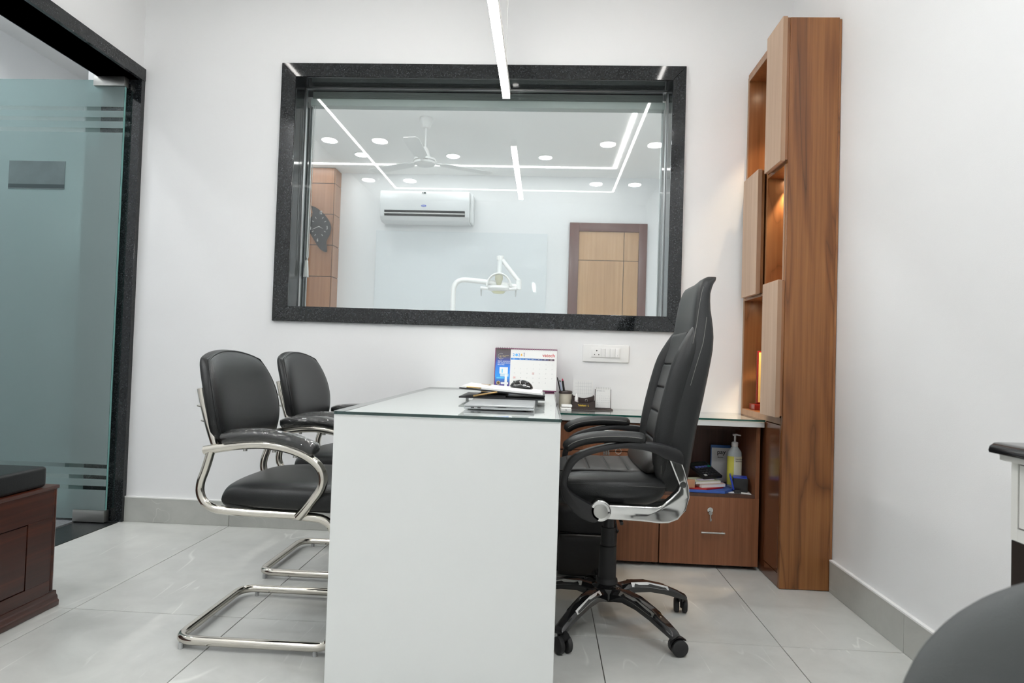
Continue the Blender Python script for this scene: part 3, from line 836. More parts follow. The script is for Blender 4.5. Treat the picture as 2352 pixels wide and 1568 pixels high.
booklet('notebook', 'thinner cream-covered notebook on top of the pink one', [(2.875, -.315), (3.0, -.265), (2.975, -.165), (2.85, -.21)], SH+.0345, SH+.045, CREAM)
tag(MB().obox((2.93, -.262, SH+.048), (.042, .012, .002), Matrix.Rotation(.45, 3, 'Z')).build('card', pbr('lilac_card', (.55, .50, .60), .5)), 'lilac card lying on the cream notebook in front of the calculator', 'card')
cal = thing('calculator', 'black desk calculator tilted on the pile of notebooks', 'calculator', (2.940, -.195, SH+.074), world=False)
cal.rotation_euler = (.36, -.05, .42)
box('body', (-.052, -.068, 0), (.052, .068, .013), BLK, cal, bevel=.003)
box('display', (-.044, .035, .0132), (.044, .058, .0145), pbr('lcd', (.03, .04, .035), .15), cal)
KEYB = pbr('key_blue', (.10, .13, .40), .5); KEYD = pbr('key_dark', (.03, .03, .035), .5); KEYW = pbr('key_white', (.5, .5, .48), .5); KEYG = pbr('key_green', (.02, .35, .22), .5)
for i in range(5):
    for j in range(5):
        m_ = KEYB if j == 4 and i < 4 else KEYG if (i, j) == (4, 4) else KEYW if j == 0 and i == 0 else KEYD
        x, y = -.040+i*.0175, -.058+j*.0175
        box('button', (x, y, .0132), (x+.0125, y+.012, .0165), m_, cal)
tag(box('wood_block', (2.835, -.325, SH+.020), (2.868, -.315, SH+.056), pbr('kraft', (.45, .22, .12), .6), bevel=.001), 'small orange-brown box lying beside the notebooks on the red folder', 'box')

ps = thing('payment_sign', 'white and blue payment card sign behind the sanitizer bottle', 'sign', (3.04, -.05, SH))
R = Matrix.Rotation(.12, 3, 'X')
box('board', (3.000, -.075, SH), (3.095, -.069, SH+.185), pbr('sign_blue', (.03, .12, .35), .4), ps, bevel=.001)
box('card', (3.004, -.0768, SH+.005), (3.093, -.0755, SH+.172), PAPER, ps)
text('lettering', 'pay', .030, BLK_M, ps, (3.030, -.0772, SH+.142), sx=1.0)
text('lettering', 'Merchant', .007, BLK_M, ps, (3.033, -.0772, SH+.124))

sb = thing('sanitizer_bottle', 'clear pump bottle of sanitizer with yellow and white label', 'bottle', (3.078, -.20, SH))
cx, cy = 3.078, -.20
def oval(z, a, b, n=32): return [(cx+a*math.cos(2*PI*k/n), cy+b*math.sin(2*PI*k/n), z) for k in range(n)]
MB().loft([oval(SH+.0005, .030, .019), oval(SH+.006, .033, .022), oval(SH+.150, .033, .022), oval(SH+.172, .031, .020), oval(SH+.188, .020, .014), oval(SH+.198, .012, .012)]).build('body', pbr('clear_plastic', (.52, .58, .60), .15), sb, smooth=True)
lb = MB(); n = 16
def arcp(a0, a1, z): return [(cx+.0335*math.cos(a0+(a1-a0)*k/n), cy+.0225*math.sin(a0+(a1-a0)*k/n), z) for k in range(n+1)]
def wraplabel(a0, a1, z0, z1, m, name):
    q = MB(); A, B = arcp(a0, a1, z0), arcp(a0, a1, z1)
    q.add(A+B, [(k, k+1, n+2+k, n+1+k) for k in range(n)]); return q.build(name, m, sb, smooth=True)
wraplabel(PI*.95, PI*1.42, SH+.02, SH+.152, pbr('label_yellow', (.72, .66, .10), .5), 'label')
wraplabel(PI*1.42, PI*2.05, SH+.02, SH+.152, pbr('label_pale', (.74, .74, .58), .5), 'label')
for k, z in enumerate((.138, .128)): text('lettering', ['Hand Rub', 'Sanitizer'][k], .0085, BLK_M, sb, (cx-.002, cy-.0245, SH+z), ext=.0001)
MB().lathe([(.014, 0), (.015, .002), (.015, .018), (.012, .021), (.006, .022)], (cx, cy, SH+.197), 24).build('cap', WHITE_P, sb, smooth=True)
MB().cyl((cx, cy, SH+.215), (cx, cy, SH+.247), .0045).build('pump_stem', WHITE_P, sb, smooth=True)
MB().tube([(cx-.010, cy, SH+.250), (cx+.006, cy, SH+.252), (cx+.026, cy-.004, SH+.249)], [.005, .0042, .0028], 10, asp=1.3).build('nozzle', WHITE_P, sb, smooth=True)

hp = thing('hole_punch', 'blue and black hole punch standing beside the sanitizer bottle', 'hole punch', (3.086, -.262, SH+.002), world=False)
hp.rotation_euler = (0, 0, -.25)
box('body', (-.030, -.030, 0), (.034, .030, .062), BLK, hp, bevel=.004)
MB().obox((-.035, 0, .040), (.004, .032, .033), Matrix.Rotation(-.25, 3, 'Y')).build('lever', pbr('punch_blue', (.015, .05, .45), .35), hp, bevel=.002)
box('rim', (-.030, -.031, .062), (.030, .031, .066), bpy.data.materials['punch_blue'], hp)
bc = thing('binder_clip', 'black binder clip lying on the loose sheets before the punch', 'clip', (3.06, -.318, SH+.003))
MB().prism([(-.325, SH+.003), (-.305, SH+.003), (-.313, SH+.015)], 'X', 3.048, 3.074).build('jaw', BLK_M, bc)
MB().tube([(3.054, -.318, SH+.006), (3.050, -.327, SH+.004), (3.060, -.331, SH+.003), (3.068, -.327, SH+.004), (3.066, -.318, SH+.006)], .0009, 6).build('wire_loop', STEEL, bc)

# ------------------------------------------------------------------ desk
DXa, DXb, DYf, DZt = 1.597, 2.224, -1.515, .752
dk = thing('desk', 'white laminate desk with glass top and full-width end panel', 'desk', (1.91, -.76, 0))
box('end_panel', (DXa, DYf, 0.001), (DXb, DYf+.026, .7425), WHITE, dk, bevel=.0012, seg=1)
box('end_panel', (DXa+.01, -.042, 0.001), (DXb-.002, -.015, .7175), WHITE, dk)
box('modesty_panel', (1.905, DYf+.027, .12), (1.925, -.043, .7175), WHITE, dk)
box('top_board', (DXa, DYf+.0265, .718), (DXb, -.0008, .7425), pbr('white_top', (.84, .86, .85), .4), dk, bevel=.001, seg=1)
gt = []
for (x, y) in ((DXa-.003, DYf-.003), (DXb+.003, DYf-.003), (DXb+.003, -.001), (DXa-.003, -.001)): gt.append((x, y))
def rr(pts, r, which):
    out = []
    n = len(pts)
    for i, p in enumerate(pts):
        if i not in which: out.append(p); continue
        p = Vector(p); a = (Vector(pts[i-1])-p).normalized(); b = (Vector(pts[(i+1) % n])-p).normalized()
        for k in range(6):
            t = k/5; q = (p+a*r)*(1-t)**2 + p*2*t*(1-t) + (p+b*r)*t*t; out.append((q.x, q.y))
    return out
og = rr(gt, .012, (0, 1))
gtop = MB(); gtop.add([(x, y, DZt) for x, y in og], [tuple(range(len(og)))])
gtop.build('glass_top', GLASS_T, dk)
ge = MB(); n = len(og)
ge.add([(x, y, .7432) for x, y in og]+[(x, y, DZt-.0002) for x, y in og], [(i, (i+1) % n, n+(i+1) % n, n+i) for i in range(n)])
ge.build('glass_edge', pbr('dark_glass_edge', (.006, .035, .032), .1, coat=.8), dk)

# laptop
lp = thing('laptop', 'closed silver laptop lying near the desk end', 'laptop', (2.04, -1.16, DZt), world=False)
lp.rotation_euler = (0, 0, .0)
SIL = pbr('laptop_silver', (.43, .44, .45), .35, .85)
box('base', (-.108, -.152, .002), (.108, .152, .0095), SIL, lp, bevel=.003, seg=3)
lid = box('lid', (-.108, -.152, .010), (.108, .152, .0155), SIL, lp, bevel=.0025, seg=3)
for x in (-.086, -.066): box('port', (x, -.1526, .005), (x+.010, -.1515, .0082), BLK, lp)
box('finger_notch', (-.004+.0, -.1525, .0094), (.022, -.1510, .0104), BLK_M, lp)
for x in (-.09, .09):
    for y in (-.13, .13): MB().cyl((x, y, .0001), (x, y, .002), .008).build('foot', BLK, lp)

# folding stand with papers
st = thing('folding_stand', 'black folding stand with gold struts behind the laptop', 'stand', (2.02, -.85, DZt))
GOLD = pbr('brass_bar', (.42, .28, .12), .35, .8)
sy0, sy1 = -.985, -.70
box('lower_plate', (1.873, sy0, .7655), (2.180, sy1, .7715), BLK, st, bevel=.001)
for x in (1.90, 2.15):
    for y in (sy0+.03, sy1-.03): MB().cyl((x, y, DZt+.0002), (x, y, .7656), .005).build('foot', GREYP, st)
zl, zr = .803, .783
up_ = MB().add([(1.873, sy0, zl-.005), (2.180, sy0, zr-.005), (2.180, sy1, zr-.005), (1.873, sy1, zl-.005), (1.873, sy0, zl), (2.180, sy0, zr), (2.180, sy1, zr), (1.873, sy1, zl)],
               [(0,3,2,1),(4,5,6,7),(0,1,5,4),(1,2,6,5),(2,3,7,6),(3,0,4,7)])
up_.build('upper_plate', BLK, st, bevel=.001)
MB().tube([(1.925, sy0-.002, .774), (2.010, sy0-.002, .790)], .0035, 4, asp=1.3).build('strut', GOLD, st)
MB().tube([(1.925, sy1+.002, .774), (2.010, sy1+.002, .788)], .0035, 4, asp=1.3).build('strut', GOLD, st)
box('hinge_block', (1.935, sy0+.01, .7716), (2.04, sy0+.2, .778), BLK_M, st)
box('hinge_bar', (2.165, sy0+.02, .7716), (2.176, sy1-.02, .781), BLK_M, st)
MB().tube([(1.90, sy0+.002, zl+.002), (1.95, sy0+.004, zl-.0005), (1.968, sy1-.05, zl+.001), (1.93, sy1-.05, zl+.0035)], .0025, 4).build('page_holder', GOLD, st)
pp = MB()
for k in range(3):
    dz = .0003+k*.0022; e = .004*k
    pp.add([(1.876+e, sy0+.004+e, zl+dz), (2.172-e, sy0+.006, zr+.0008+dz), (2.172, sy1, zr+.0008+dz), (1.876+e, sy1, zl+dz),
            (1.876+e, sy0+.004+e, zl+dz+.002), (2.172-e, sy0+.006, zr+.0008+dz+.002), (2.172, sy1, zr+.0008+dz+.002), (1.876+e, sy1, zl+dz+.002)],
           [(0,3,2,1),(4,5,6,7),(0,1,5,4),(1,2,6,5),(2,3,7,6),(3,0,4,7)])
tag(pp.build('papers', PAPER, weld=False), 'white papers lying on the black folding stand', 'paper')
ms = thing('computer_mouse', 'black glossy computer mouse on the papers before the large calendar', 'mouse', (2.088, -.76, .7955), world=False)
ms.rotation_euler = (0, .065, 0)
MB().pillow(lambda x, y: ((x*.046, y*.030, .004), (0, 0, 1)), .030, 20, 20, .45, 2.2, 1.6, back=.12).build('shell', BLK_G, ms, smooth=180)
MB().tube([(-.030, -.0285, .012), (.0, -.030, .016), (.034, -.025, .010)], .0012, 6).build('side_strip', CHROME, ms, smooth=True)
box('scroll_wheel', (-.034, -.004, .022), (-.020, .004, .027), BLK_M, ms)

# ------------------------------------------------------------------ large desk calendar
cl = thing('desk_calendar', 'large spiral desk calendar with blue panel open at August', 'calendar', (2.085, -.12, DZt))
Y0 = -.135; lean = .16
def P3(x, s, d=0): # s along the leaning board from its foot, d outwards
    return Vector((x, Y0+s*math.sin(lean)-d*math.cos(lean), DZt+.002+s*math.cos(lean)+d*math.sin(lean)*-1*-1))
def sheet(name, x0, x1, s0, s1, d0, d1, m, par):
    vs = [P3(x, s, d) for d in (d0, d1) for x, s in ((x0, s0), (x1, s0), (x1, s1), (x0, s1))]
    return MB().add(vs, [(0,3,2,1),(4,5,6,7),(0,1,5,4),(1,2,6,5),(2,3,7,6),(3,0,4,7)]).build(name, m, par)
PURP = pbr('calendar_purple', (.20, .03, .11), .5)
CX0, CX1, CH = 1.931, 2.236, .210
sheet('backing_board', CX0, CX1+.001, 0, CH, -.0025, 0, PURP, cl)
bk = MB().add([P3(CX0, CH, -.002), P3(CX1, CH, -.002), (CX1, Y0+.085, DZt+.001), (CX0, Y0+.085, DZt+.001),
               P3(CX0, CH, -.004), P3(CX1, CH, -.004), (CX1, Y0+.083, DZt+.001), (CX0, Y0+.083, DZt+.001)], [(0,3,2,1),(4,5,6,7),(0,1,5,4),(1,2,6,5),(2,3,7,6),(3,0,4,7)])
bk.build('rear_board', PURP, cl)
SPX = 2.012
# blue picture panel
def grad(name, stops):
    m, nt, b = mat(name)
    tc = N(nt, 'ShaderNodeTexCoord'); sp = N(nt, 'ShaderNodeSeparateXYZ'); cr = N(nt, 'ShaderNodeValToRGB')
    nt.links.new(tc.outputs['Generated'], sp.inputs[0]); nt.links.new(sp.outputs[2], cr.inputs[0])
    e = cr.color_ramp.elements
    while len(e) > 1: e.remove(e[-1])
    e[0].position = stops[0][0]; e[0].color = (*stops[0][1], 1)
    for p, c in stops[1:]:
        k = e.new(p); k.color = (*c, 1)
    nt.links.new(cr.outputs[0], b.inputs['Base Color']); b.inputs['Roughness'].default_value = .45
    return m
pan = sheet('picture_panel', CX0+.004, SPX, .008, CH-.004, .0003, .0012, grad('panel_print', [(0, (.10, .04, .14)), (.14, (.06, .06, .30)), (.3, (.03, .32, .85)), (.55, (.04, .22, .75)), (.70, (.05, .09, .40)), (.80, (.10, .09, .12)), (1, (.09, .07, .065))]), cl)
rot_c = (PI/2-lean, 0, 0)
GOLDP = pbr('print_gold', (.62, .50, .26), .5); WP = pbr('print_white', (.82, .84, .86), .5)
def ctext(body, size, m, x, s, align='LEFT', sx=1.0, d=.0016, name='lettering', rz=0):
    o = text(name, body, size, m, cl, P3(x, s, d), rot=rot_c, align=align, ext=.00005, sx=sx)
    if rz: o.rotation_euler = (Matrix.Rotation(PI/2-lean, 3, 'X') @ Matrix.Rotation(rz, 3, 'Z')).to_euler()
    return o
for k, t_ in enumerate(('SMART ADDITION', 'FOR YOUR DENTAL', 'PRACTICE')): ctext(t_, .0078, WP, CX0+.014, .141-k*.0085, sx=.95)
ringp = [P3(CX0+.030+.0145*math.cos(a*PI/10), .168+.0145*math.sin(a*PI/10), .0018) for a in range(3, 19)]
MB().tube(ringp, .0008, 5).build('ring_emblem', pbr('print_silver', (.50, .50, .46), .5), cl)
ctext('10', .013, GOLDP, CX0+.020, .163, sx=.9); ctext('YEARS', .0045, GOLDP, CX0+.022, .157)
ctext('BEST THERAPY', .0048, GOLDP, CX0+.037, .1705); ctext('GLOBAL', .0048, GOLDP, CX0+.037, .1645)
# white machine pictured on the panel
sheet('machine_print', CX0+.025, CX0+.066, .082, .114, .0014, .0017, WP, cl)
sheet('machine_print', CX0+.030, CX0+.070, .068, .082, .0014, .00165, pbr('print_pale', (.55, .70, .80), .5), cl)
sheet('machine_print', CX0+.052, CX0+.064, .016, .080, .0014, .0018, WP, cl)
sheet('machine_print', CX0+.034, CX0+.070, .030, .040, .0014, .0016, WP, cl)
sheet('machine_print', CX0+.012, CX0+.050, .058, .064, .0013, .0015, pbr('print_cyan', (.12, .55, .85), .5), cl)
sheet('machine_print', CX0+.036, CX0+.041, .086, .105, .0018, .0021, bpy.data.materials['print_cyan'], cl)
cc = P3(CX0+.022, .036, .0018)
nrm = Vector((0, -math.cos(lean), math.sin(lean)))
MB().cyl(cc, cc+nrm*.0006, .0095, n=20).build('medal_print', GOLDP, cl)
MB().cyl(cc+nrm*.0007, cc+nrm*.001, .0068, n=20).build('medal_print', pbr('print_brown', (.10, .06, .02), .5), cl)
for k in range(3): sheet('badge_print', CX0+.013+k*.019, CX0+.028+k*.019, .010, .020, .0014, .0019, [pbr('print_grey', (.42, .40, .45), .5), bpy.data.materials['print_grey'] if k else None, pbr('print_rust', (.35, .2, .14), .5)][k] or WP, cl)
# white page
sheet('page', SPX-.004, CX1, .006, CH-.006, .0022, .0034, PAPER, cl)
pgd = .0036
def ptext(*a, **k): return ctext(*a, d=pgd, **k)
BLUEP = pbr('print_blue', (.04, .30, .72), .5); REDP = pbr('print_red', (.55, .045, .04), .5); NAVY = pbr('print_navy', (.03, .04, .16), .5); YELP = pbr('print_yellow', (.85, .45, .04), .5)
ptext('2', .0205, BLUEP, SPX+.006, .170); 
c0 = P3(SPX+.0255, .1765, pgd); MB().cyl(c0, c0+nrm*.0004, .0068, n=24).build('year_dot', pbr('print_sky', (.12, .45, .85), .5), cl)
ptext('2', .0205, BLUEP, SPX+.033, .170); ptext('4', .0205, YELP, SPX+.044, .170)
ptext('AUG', .0095, NAVY, SPX+.066, .169, rz=PI/2)
ptext('vatech', .0235, REDP, CX1-.010, .171, align='RIGHT', sx=1.0)
for k in range(7):
    x0 = SPX-.002+(CX1-.010-SPX)*k/7; x1 = SPX-.002+(CX1-.010-SPX)*(k+1)/7
    t = k/6; c = (.04+.06*t, .26*(1-t)+.06*t, .70*(1-t)+.09*t)
    sheet('weekday_bar', x0, x1-.0004, .152, .161, pgd, pgd+.0003, pbr('bar_print', c, .5), cl)
    ctext(['MON', 'TUE', 'WED', 'THU', 'FRI', 'SAT', 'SUN'][k], .0052, WP, (x0+x1)/2, .1545, align='CENTER', d=pgd+.0005)
DAYS = {False: [], True: []}
for d_ in range(1, 32):
    c_ = (d_+2) % 7; r_ = (d_+2)//7
    x = SPX+.018+(CX1-.010-SPX)*c_/7; s_ = .130-r_*.0225
    if s_ < .012: continue
    red = d_ in (15, 19)
    DAYS[red].append((str(d_), .0058, 'CENTER', P3(x, s_, pgd)))
    if red:
        o_ = MB().tube([P3(x+a, s_+.002+b, pgd+.0003) for a, b in ((-.0045, -.004), (.0045, -.004), (.0045, .004), (-.0045, .004), (-.0045, -.004))], .0006, 4); o_.build('day_frame', REDP, cl)
text_block('date_print', DAYS[False], PAPER_L, cl, Matrix.Rotation(PI/2-lean, 3, 'X'))
text_block('holiday_print', DAYS[True], REDP, cl, Matrix.Rotation(PI/2-lean, 3, 'X'))
for k in range(34):
    x = CX0+.008+k*(CX1-CX0-.014)/33
    a = P3(x, CH-.010, .004); b = P3(x, CH+.004, .001); c = P3(x, CH-.006, -.006)
    MB().tube([a, P3(x, CH, .0055), b, P3(x, CH+.002, -.004), c], .0007, 5).build('ring', BLK_M if k < 10 else STEEL, cl)

# ------------------------------------------------------------------ counter items
def pen(label, p, q, m, tip=None, r=.0042):
    t = thing('pen', label, 'pen', p)
    p, q = Vector(p), Vector(q)
    MB().cyl(p, q, r, n=10).build('barrel', m, t, smooth=True)
    if tip: MB().cyl(q, q+(q-p).normalized()*.010, r*.9, r*.5, n=10).build('cap', tip, t, smooth=True)
cu = thing('pen_cup', 'cream cup with dark rim holding pens at the counter end', 'cup', (2.284, -.085, CZ))
CREAMC = pbr('cup_cream', (.56, .52, .43), .5, var=.08, vscale=30)
MB().lathe([(.026, 0.0005), (.031, .002), (.031, .072), (.029, .072), (.029, .006), (.001, .005)], (2.284, -.085, CZ), 32).build('body', CREAMC, cu, smooth=True)
MB().lathe([(.0325, .072), (.0335, .074), (.0335, .083), (.031, .086), (.028, .084), (.028, .072)], (2.284, -.085, CZ), 32).build('rim', pbr('rim_brown', (.055, .04, .038), .35), cu, smooth=True)
pen('black marker with a red end in the pen cup', (2.288, -.082, CZ+.01), (2.268, -.088, CZ+.135), BLK, pbr('pen_pink', (.6, .08, .15), .4), .0055)
pen('white and blue pen in the pen cup', (2.280, -.080, CZ+.01), (2.256, -.086, CZ+.128), pbr('pen_white', (.55, .62, .80), .35), BLK, .004)
pen('thin black pen leaning furthest toward the calendar', (2.276, -.088, CZ+.01), (2.243, -.095, CZ+.142), BLK, BLK, .0032)

bxs = []
for k, (lab, dz, dx, dy) in enumerate((('lower white charger box on the counter glass', 0, 0, 0), ('small white box on top at the back, against the pen cup', .0175, .004, .03))):
    t = thing('charger_box', lab, 'box', (2.281, -.265+dy, CZ+dz), group='white boxes by the pen cup')
    x0, y0 = 2.256+dx, -.300+dy
    box('shell', (x0, y0, CZ+.0004+dz), (x0+.050, y0+.085-dy, CZ+.0165+dz-(.004 if k else 0)), WHITE_P, t, bevel=.004, seg=3)
    if not k: box('socket', (x0+.021, y0-.0006, CZ+.007), (x0+.030, y0+.001, CZ+.0095), BLK_M, t)

og_ = thing('desk_organizer', 'dark brown desk organizer with gold lettering on the counter', 'organizer', (2.37, -.10, CZ))
BRN = pbr('organizer_brown', (.035, .022, .020), .45, bump=.2, bscale=300)
box('tray', (2.312, -.150, CZ+.0005), (2.512, -.055, CZ+.006), BRN, og_, bevel=.001)
def wave(z0, z1, amp, x0, x1, y0, y1, name='pocket_wall'):
    pts = [(x0, z0)]+[(x1, z0)]
    for k in range(13):
        t = k/12; x = x1+(x0-x1)*t
        pts.append((x, z1-amp*math.sin(PI*t)**1.5))
    return MB().prism(pts, 'Y', y0, y1).build(name, BRN, og_)
wave(CZ+.006, CZ+.042, .012, 2.316, 2.424, -.146, -.142)
wave(CZ+.006, CZ+.066, .012, 2.316, 2.424, -.105, -.101)
wave(CZ+.006, CZ+.068, .0, 2.316, 2.424, -.064, -.060)
for x in (2.316, 2.421): box('pocket_side', (x, -.142, CZ+.006), (x+.003, -.060, CZ+.045), BRN, og_)
text('lettering', "Telekast - L", .0125, pbr('gold_print', (.75, .52, .04), .4), og_, (2.370, -.1463, CZ+.017), align='CENTER', ext=.0002, sx=.9)
MB().tube([(2.386+.006*math.cos(a*PI/8), -.106, CZ+.042+.006*math.sin(a*PI/8)) for a in range(-2, 11)], .0010, 6).build('ring', CHROME, og_, smooth=True)
nt_ = thing('note_card', 'white gridded card standing in the back pocket of the organizer', 'card', (2.37, -.085, CZ+.006))
box('sheet', (2.320, -.084, CZ+.006), (2.418, -.0825, CZ+.142), PAPER, nt_)
for k in range(7):
    x = 2.345+k*.0105; box('grid_line', (x, -.0846, CZ+.07), (x+.0005, -.0841, CZ+.134), PAPER_L, nt_)
for k in range(4):
    z = CZ+.076+k*.0165; box('grid_line', (2.328, -.0846, z), (2.412, -.0841, z+.0005), PAPER_L, nt_)
db = thing('dropper_bottle', 'tiny white capped dropper bottle in the front pocket of the organizer', 'bottle', (2.336, -.124, CZ+.006))
MB().lathe([(.0085, 0), (.0095, .002), (.0095, .034), (.006, .040)], (2.336, -.124, CZ+.006), 20).build('body', pbr('bottle_clear', (.60, .55, .56), .3), db, smooth=True)
MB().lathe([(.0088, .038), (.0088, .052), (.004, .060), (.0022, .070), (.001, .071)], (2.336, -.124, CZ+.006), 20).build('cap', WHITE_P, db, smooth=True)
mc = thing('mini_calendar', 'small spiral calendar on the organizer tray', 'calendar', (2.466, -.10, CZ+.006))
box('board', (2.427, -.100, CZ+.006), (2.506, -.096, CZ+.100), BRN, mc)
box('page', (2.430, -.1025, CZ+.010), (2.503, -.1005, CZ+.106), PAPER, mc)
for k in range(9): MB().tube([(2.434+k*.0082, -.104, CZ+.100), (2.434+k*.0082, -.103, CZ+.110), (2.434+k*.0082, -.096, CZ+.104)], .0008, 5).build('ring', STEEL, mc)
text('lettering', 'SEPTEMBER 2024', .0055, PAPER_L, mc, (2.435, -.1027, CZ+.090), ext=.00005)
MD = []
for d_ in range(1, 31):
    c_ = (d_+5) % 7; r_ = (d_+5)//7
    MD.append((str(d_), .0048, 'LEFT', (2.437+c_*.0094, -.1027, CZ+.077-r_*.0108)))
text_block('date_print', MD, PAPER_L, mc, Matrix.Rotation(PI/2, 3, 'X'))

# socket plate
sp = thing('switch_plate', 'white wall plate with a socket and three switches above the counter', 'switch', (2.483, -.005, .90))
box('plate', (2.367, -.009, .907), (2.600, -.0005, .994), WHITE_P, sp, bevel=.003, seg=3)
box('module_frame', (2.410, -.0105, .929), (2.555, -.009, .978), WHITE_M, sp, bevel=.0008)
so = box('socket', (2.4125, -.013, .931), (2.457, -.0106, .976), WHITE_P, sp, bevel=.0008)
for x, z, r in ((2.437, .9635, .0033), (2.4265, .9435, .0024), (2.4475, .9435, .0024)):
    MB().cyl((x, -.0132, z), (x, -.0128, z), r, n=16).build('hole', BLK_M, so)
for k, (x0, x1) in enumerate(((2.4585, 2.4800), (2.4815, 2.5030), (2.5045, 2.5290), (2.5305, 2.5525))):
    MB().obox(((x0+x1)/2, -.0125, .9535), ((x1-x0)/2, .002, .0222), Matrix.Rotation([.07, -.05, .0, -.06][k], 3, 'X')).build('switch', WHITE_P, sp, bevel=.0006)
box('indicator', (2.541, -.0155, .938), (2.5425, -.0145, .943), PAPER_L, sp)

# ------------------------------------------------------------------ black bag on the floor
bg = thing('office_bag', 'black bag standing on the floor between desk and drawers', 'bag', (2.38, -.465, 0))
BAGM = pbr('bag_black', (.010, .010, .011), .42, bump=.5, bscale=60)
MB().pillow(lambda x, y: ((2.370+.128*x, -.465, .150+.149*y), (0, -1, 0)), .065, 20, 20, .10, 8, 3).build('body', BAGM, bg, smooth=180)
MB().pillow(lambda x, y: ((2.368+.112*x, -.530, .095+.088*y), (0, -1, 0)), .020, 16, 16, .08, 8, 3).build('front_pocket', BAGM, bg, smooth=180)
MB().tube([(2.26, -.530, .188), (2.37, -.536, .184), (2.48, -.530, .186)], .0025, 6).build('zipper', BLK_G, bg)
MB().tube(roundpath([(2.32, -.465, .285), (2.325, -.465, .34), (2.42, -.465, .34), (2.425, -.465, .285)], .03), .007, 8).build('handle', BAGM, bg, smooth=True)
MB().tube([(2.490, -.47, .27), (2.503, -.48, .20), (2.500, -.48, .10), (2.49, -.47, .04)], .006, 8).build('side_strap', BAGM, bg, smooth=True)
MB().cyl((2.503, -.482, .19), (2.512, -.482, .185), .008, n=12).build('buckle', BLK_G, bg)

# ------------------------------------------------------------------ visitor chairs
def visitor_chair(label):
    t = thing('visitor_chair', label, 'chair', (0, 0, 0), group='cantilever visitor chairs', world=False)
    w = .222; r = .0140; zb = .026
    full = roundpath([(.33, -w+.02, .413), (.470, -w+.02, .402), (.485, -w, zb), (-.004, -w, zb), (-.004, w, zb), (.485, w, zb), (.470, w-.02, .402), (.33, w-.02, .413)], .06, 7)
    MB().tube(full, r, 14).build('base_frame', NICKEL, t, smooth=60)
    for s_ in (-1, 1):
        y = s_*w
        MB().tube(smoothpath([(.063, y, .602), (.12, y, .613), (.174, y, .622), (.241, y, .627), (.296, y, .622), (.35, y, .609), (.394, y, .588), (.425, y, .560), (.435, y, .528), (.427, y, .496), (.404, y, .463), (.378, y*.985, .430), (.360, y*.97, .410)], 4), r, 14).build('arm_tube', NICKEL, t, smooth=60)
        MB().tube(smoothpath([(.083, y, .600), (.069, y, .547), (.056, y, .507), (.055, y, .474), (.070, y, .444), (.101, y, .427), (.142, y, .422), (.223, y*.97, .417), (.36, y*.93, .414)], 4), r*.92, 14).build('seat_rail', NICKEL, t, smooth=60)
        yb = s_*(w-.012)
        bpst = MB().tube(smoothpath([(.037, yb, .790), (.048, yb, .746), (.061, yb, .700), (.076, yb, .654), (.092, yb, .612)], 4), r*.85, 12).build('back_post', NICKEL, t, smooth=60)
        for x, z in ((.042, .735), (.056, .69)):
            MB().cyl((x, yb, z), (x-.014, yb, z+.002), .005, .003, n=10).build('bolt', STEEL, bpst, smooth=True)
        pad = smoothpath([(.116, y, .637), (.15, y, .647), (.21, y, .653), (.27, y, .653), (.335, y, .642), (.385, y, .626), (.413, y, .612)], 4)
        rs = [.015+.006*math.sin(PI*min(1, (k+.6)/4)/2) if k < 4 else .0215 for k in range(len(pad))]; rs[-1] = .012; rs[-2] = .018; rs[0] = .010
        ap = MB().tube(pad, [q*.92 for q in rs], 14, asp=1.35).build('arm_pad', LEA, t, smooth=180)
        pw = MB().tube(pad, [q*1.03 for q in rs], 14, asp=1.33).build('plastic_wrap', WRAP, ap, smooth=180)
        for x, z in ((.19, .607), (.28, .606), (.345, .592)):
            MB().cyl((x, y, z+.004), (x, y, z-.002), .006, n=10).build('bolt', STEEL, ap, smooth=True)
    for x, s_ in ((.015, -1), (.43, -1), (.05, 1), (.43, 1)):
        MB().cyl((x, s_*w, .0003), (x, s_*w, .018), .0075, n=12).build('foot', GREYP, t, smooth=True)
    # seat
    def sf(x, y): return ((.325+.248*x, .226*y, .458-.012*x*x*(1 if x < 0 else 1.3)), (0, 0, 1))
    MB().pillow(sf, .048, 28, 28, .24, 8, 2.8, back=.85).build('seat', LEA, t, smooth=180)
    # backrest
    def bf(y, z):
        zz = .748+.163*z
        x = .078-.040*z-.022*z*z+.013*y*y
        return ((x-.018, .236*y*(1-.05*z), zz), (1, 0, -.0))
    bq = MB().pillow(bf, .036, 26, 26, .33, 7, 2.6, back=.62).build('backrest', LEA, t, smooth=180)
    loop = []
    for k in range(49):
        a = 2*PI*k/48
        u = max(-1, min(1, 1.25*math.cos(a))); v = max(-1, min(1, 1.25*math.sin(a)))
        m_ = max(abs(math.cos(a)), abs(math.sin(a))); u, v = math.cos(a)/m_, math.sin(a)/m_
        yy = u*math.sqrt(1-.33*v*v); zz = v*math.sqrt(1-.33*u*u)
        P_, _ = bf(yy*.972, zz*.972); loop.append((P_[0]+.019, P_[1], P_[2]))
    MB().tube(loop, .0035, 8).build('piping', LEA, bq, smooth=180)
    return t
ch1 = visitor_chair('black visitor chair on chrome tube frame, nearer to the camera')
ch1.location = (1.082, -1.127, 0)
ch2 = copy_tree(ch1)
ch2['label'] = 'black visitor chair on chrome tube frame, second one against the back wall'
ch2.location = (1.066, -.505, 0)

# ------------------------------------------------------------------ office chair
oc = thing('office_chair', 'high-back black office chair with chrome arm brackets on five castors', 'chair', (2.418, -.975, 0))
ox, oy = 2.418, -.975
def ocbuild(mb, name, m, par=None, **k): return mb.build(name, m, par or oc, **k)
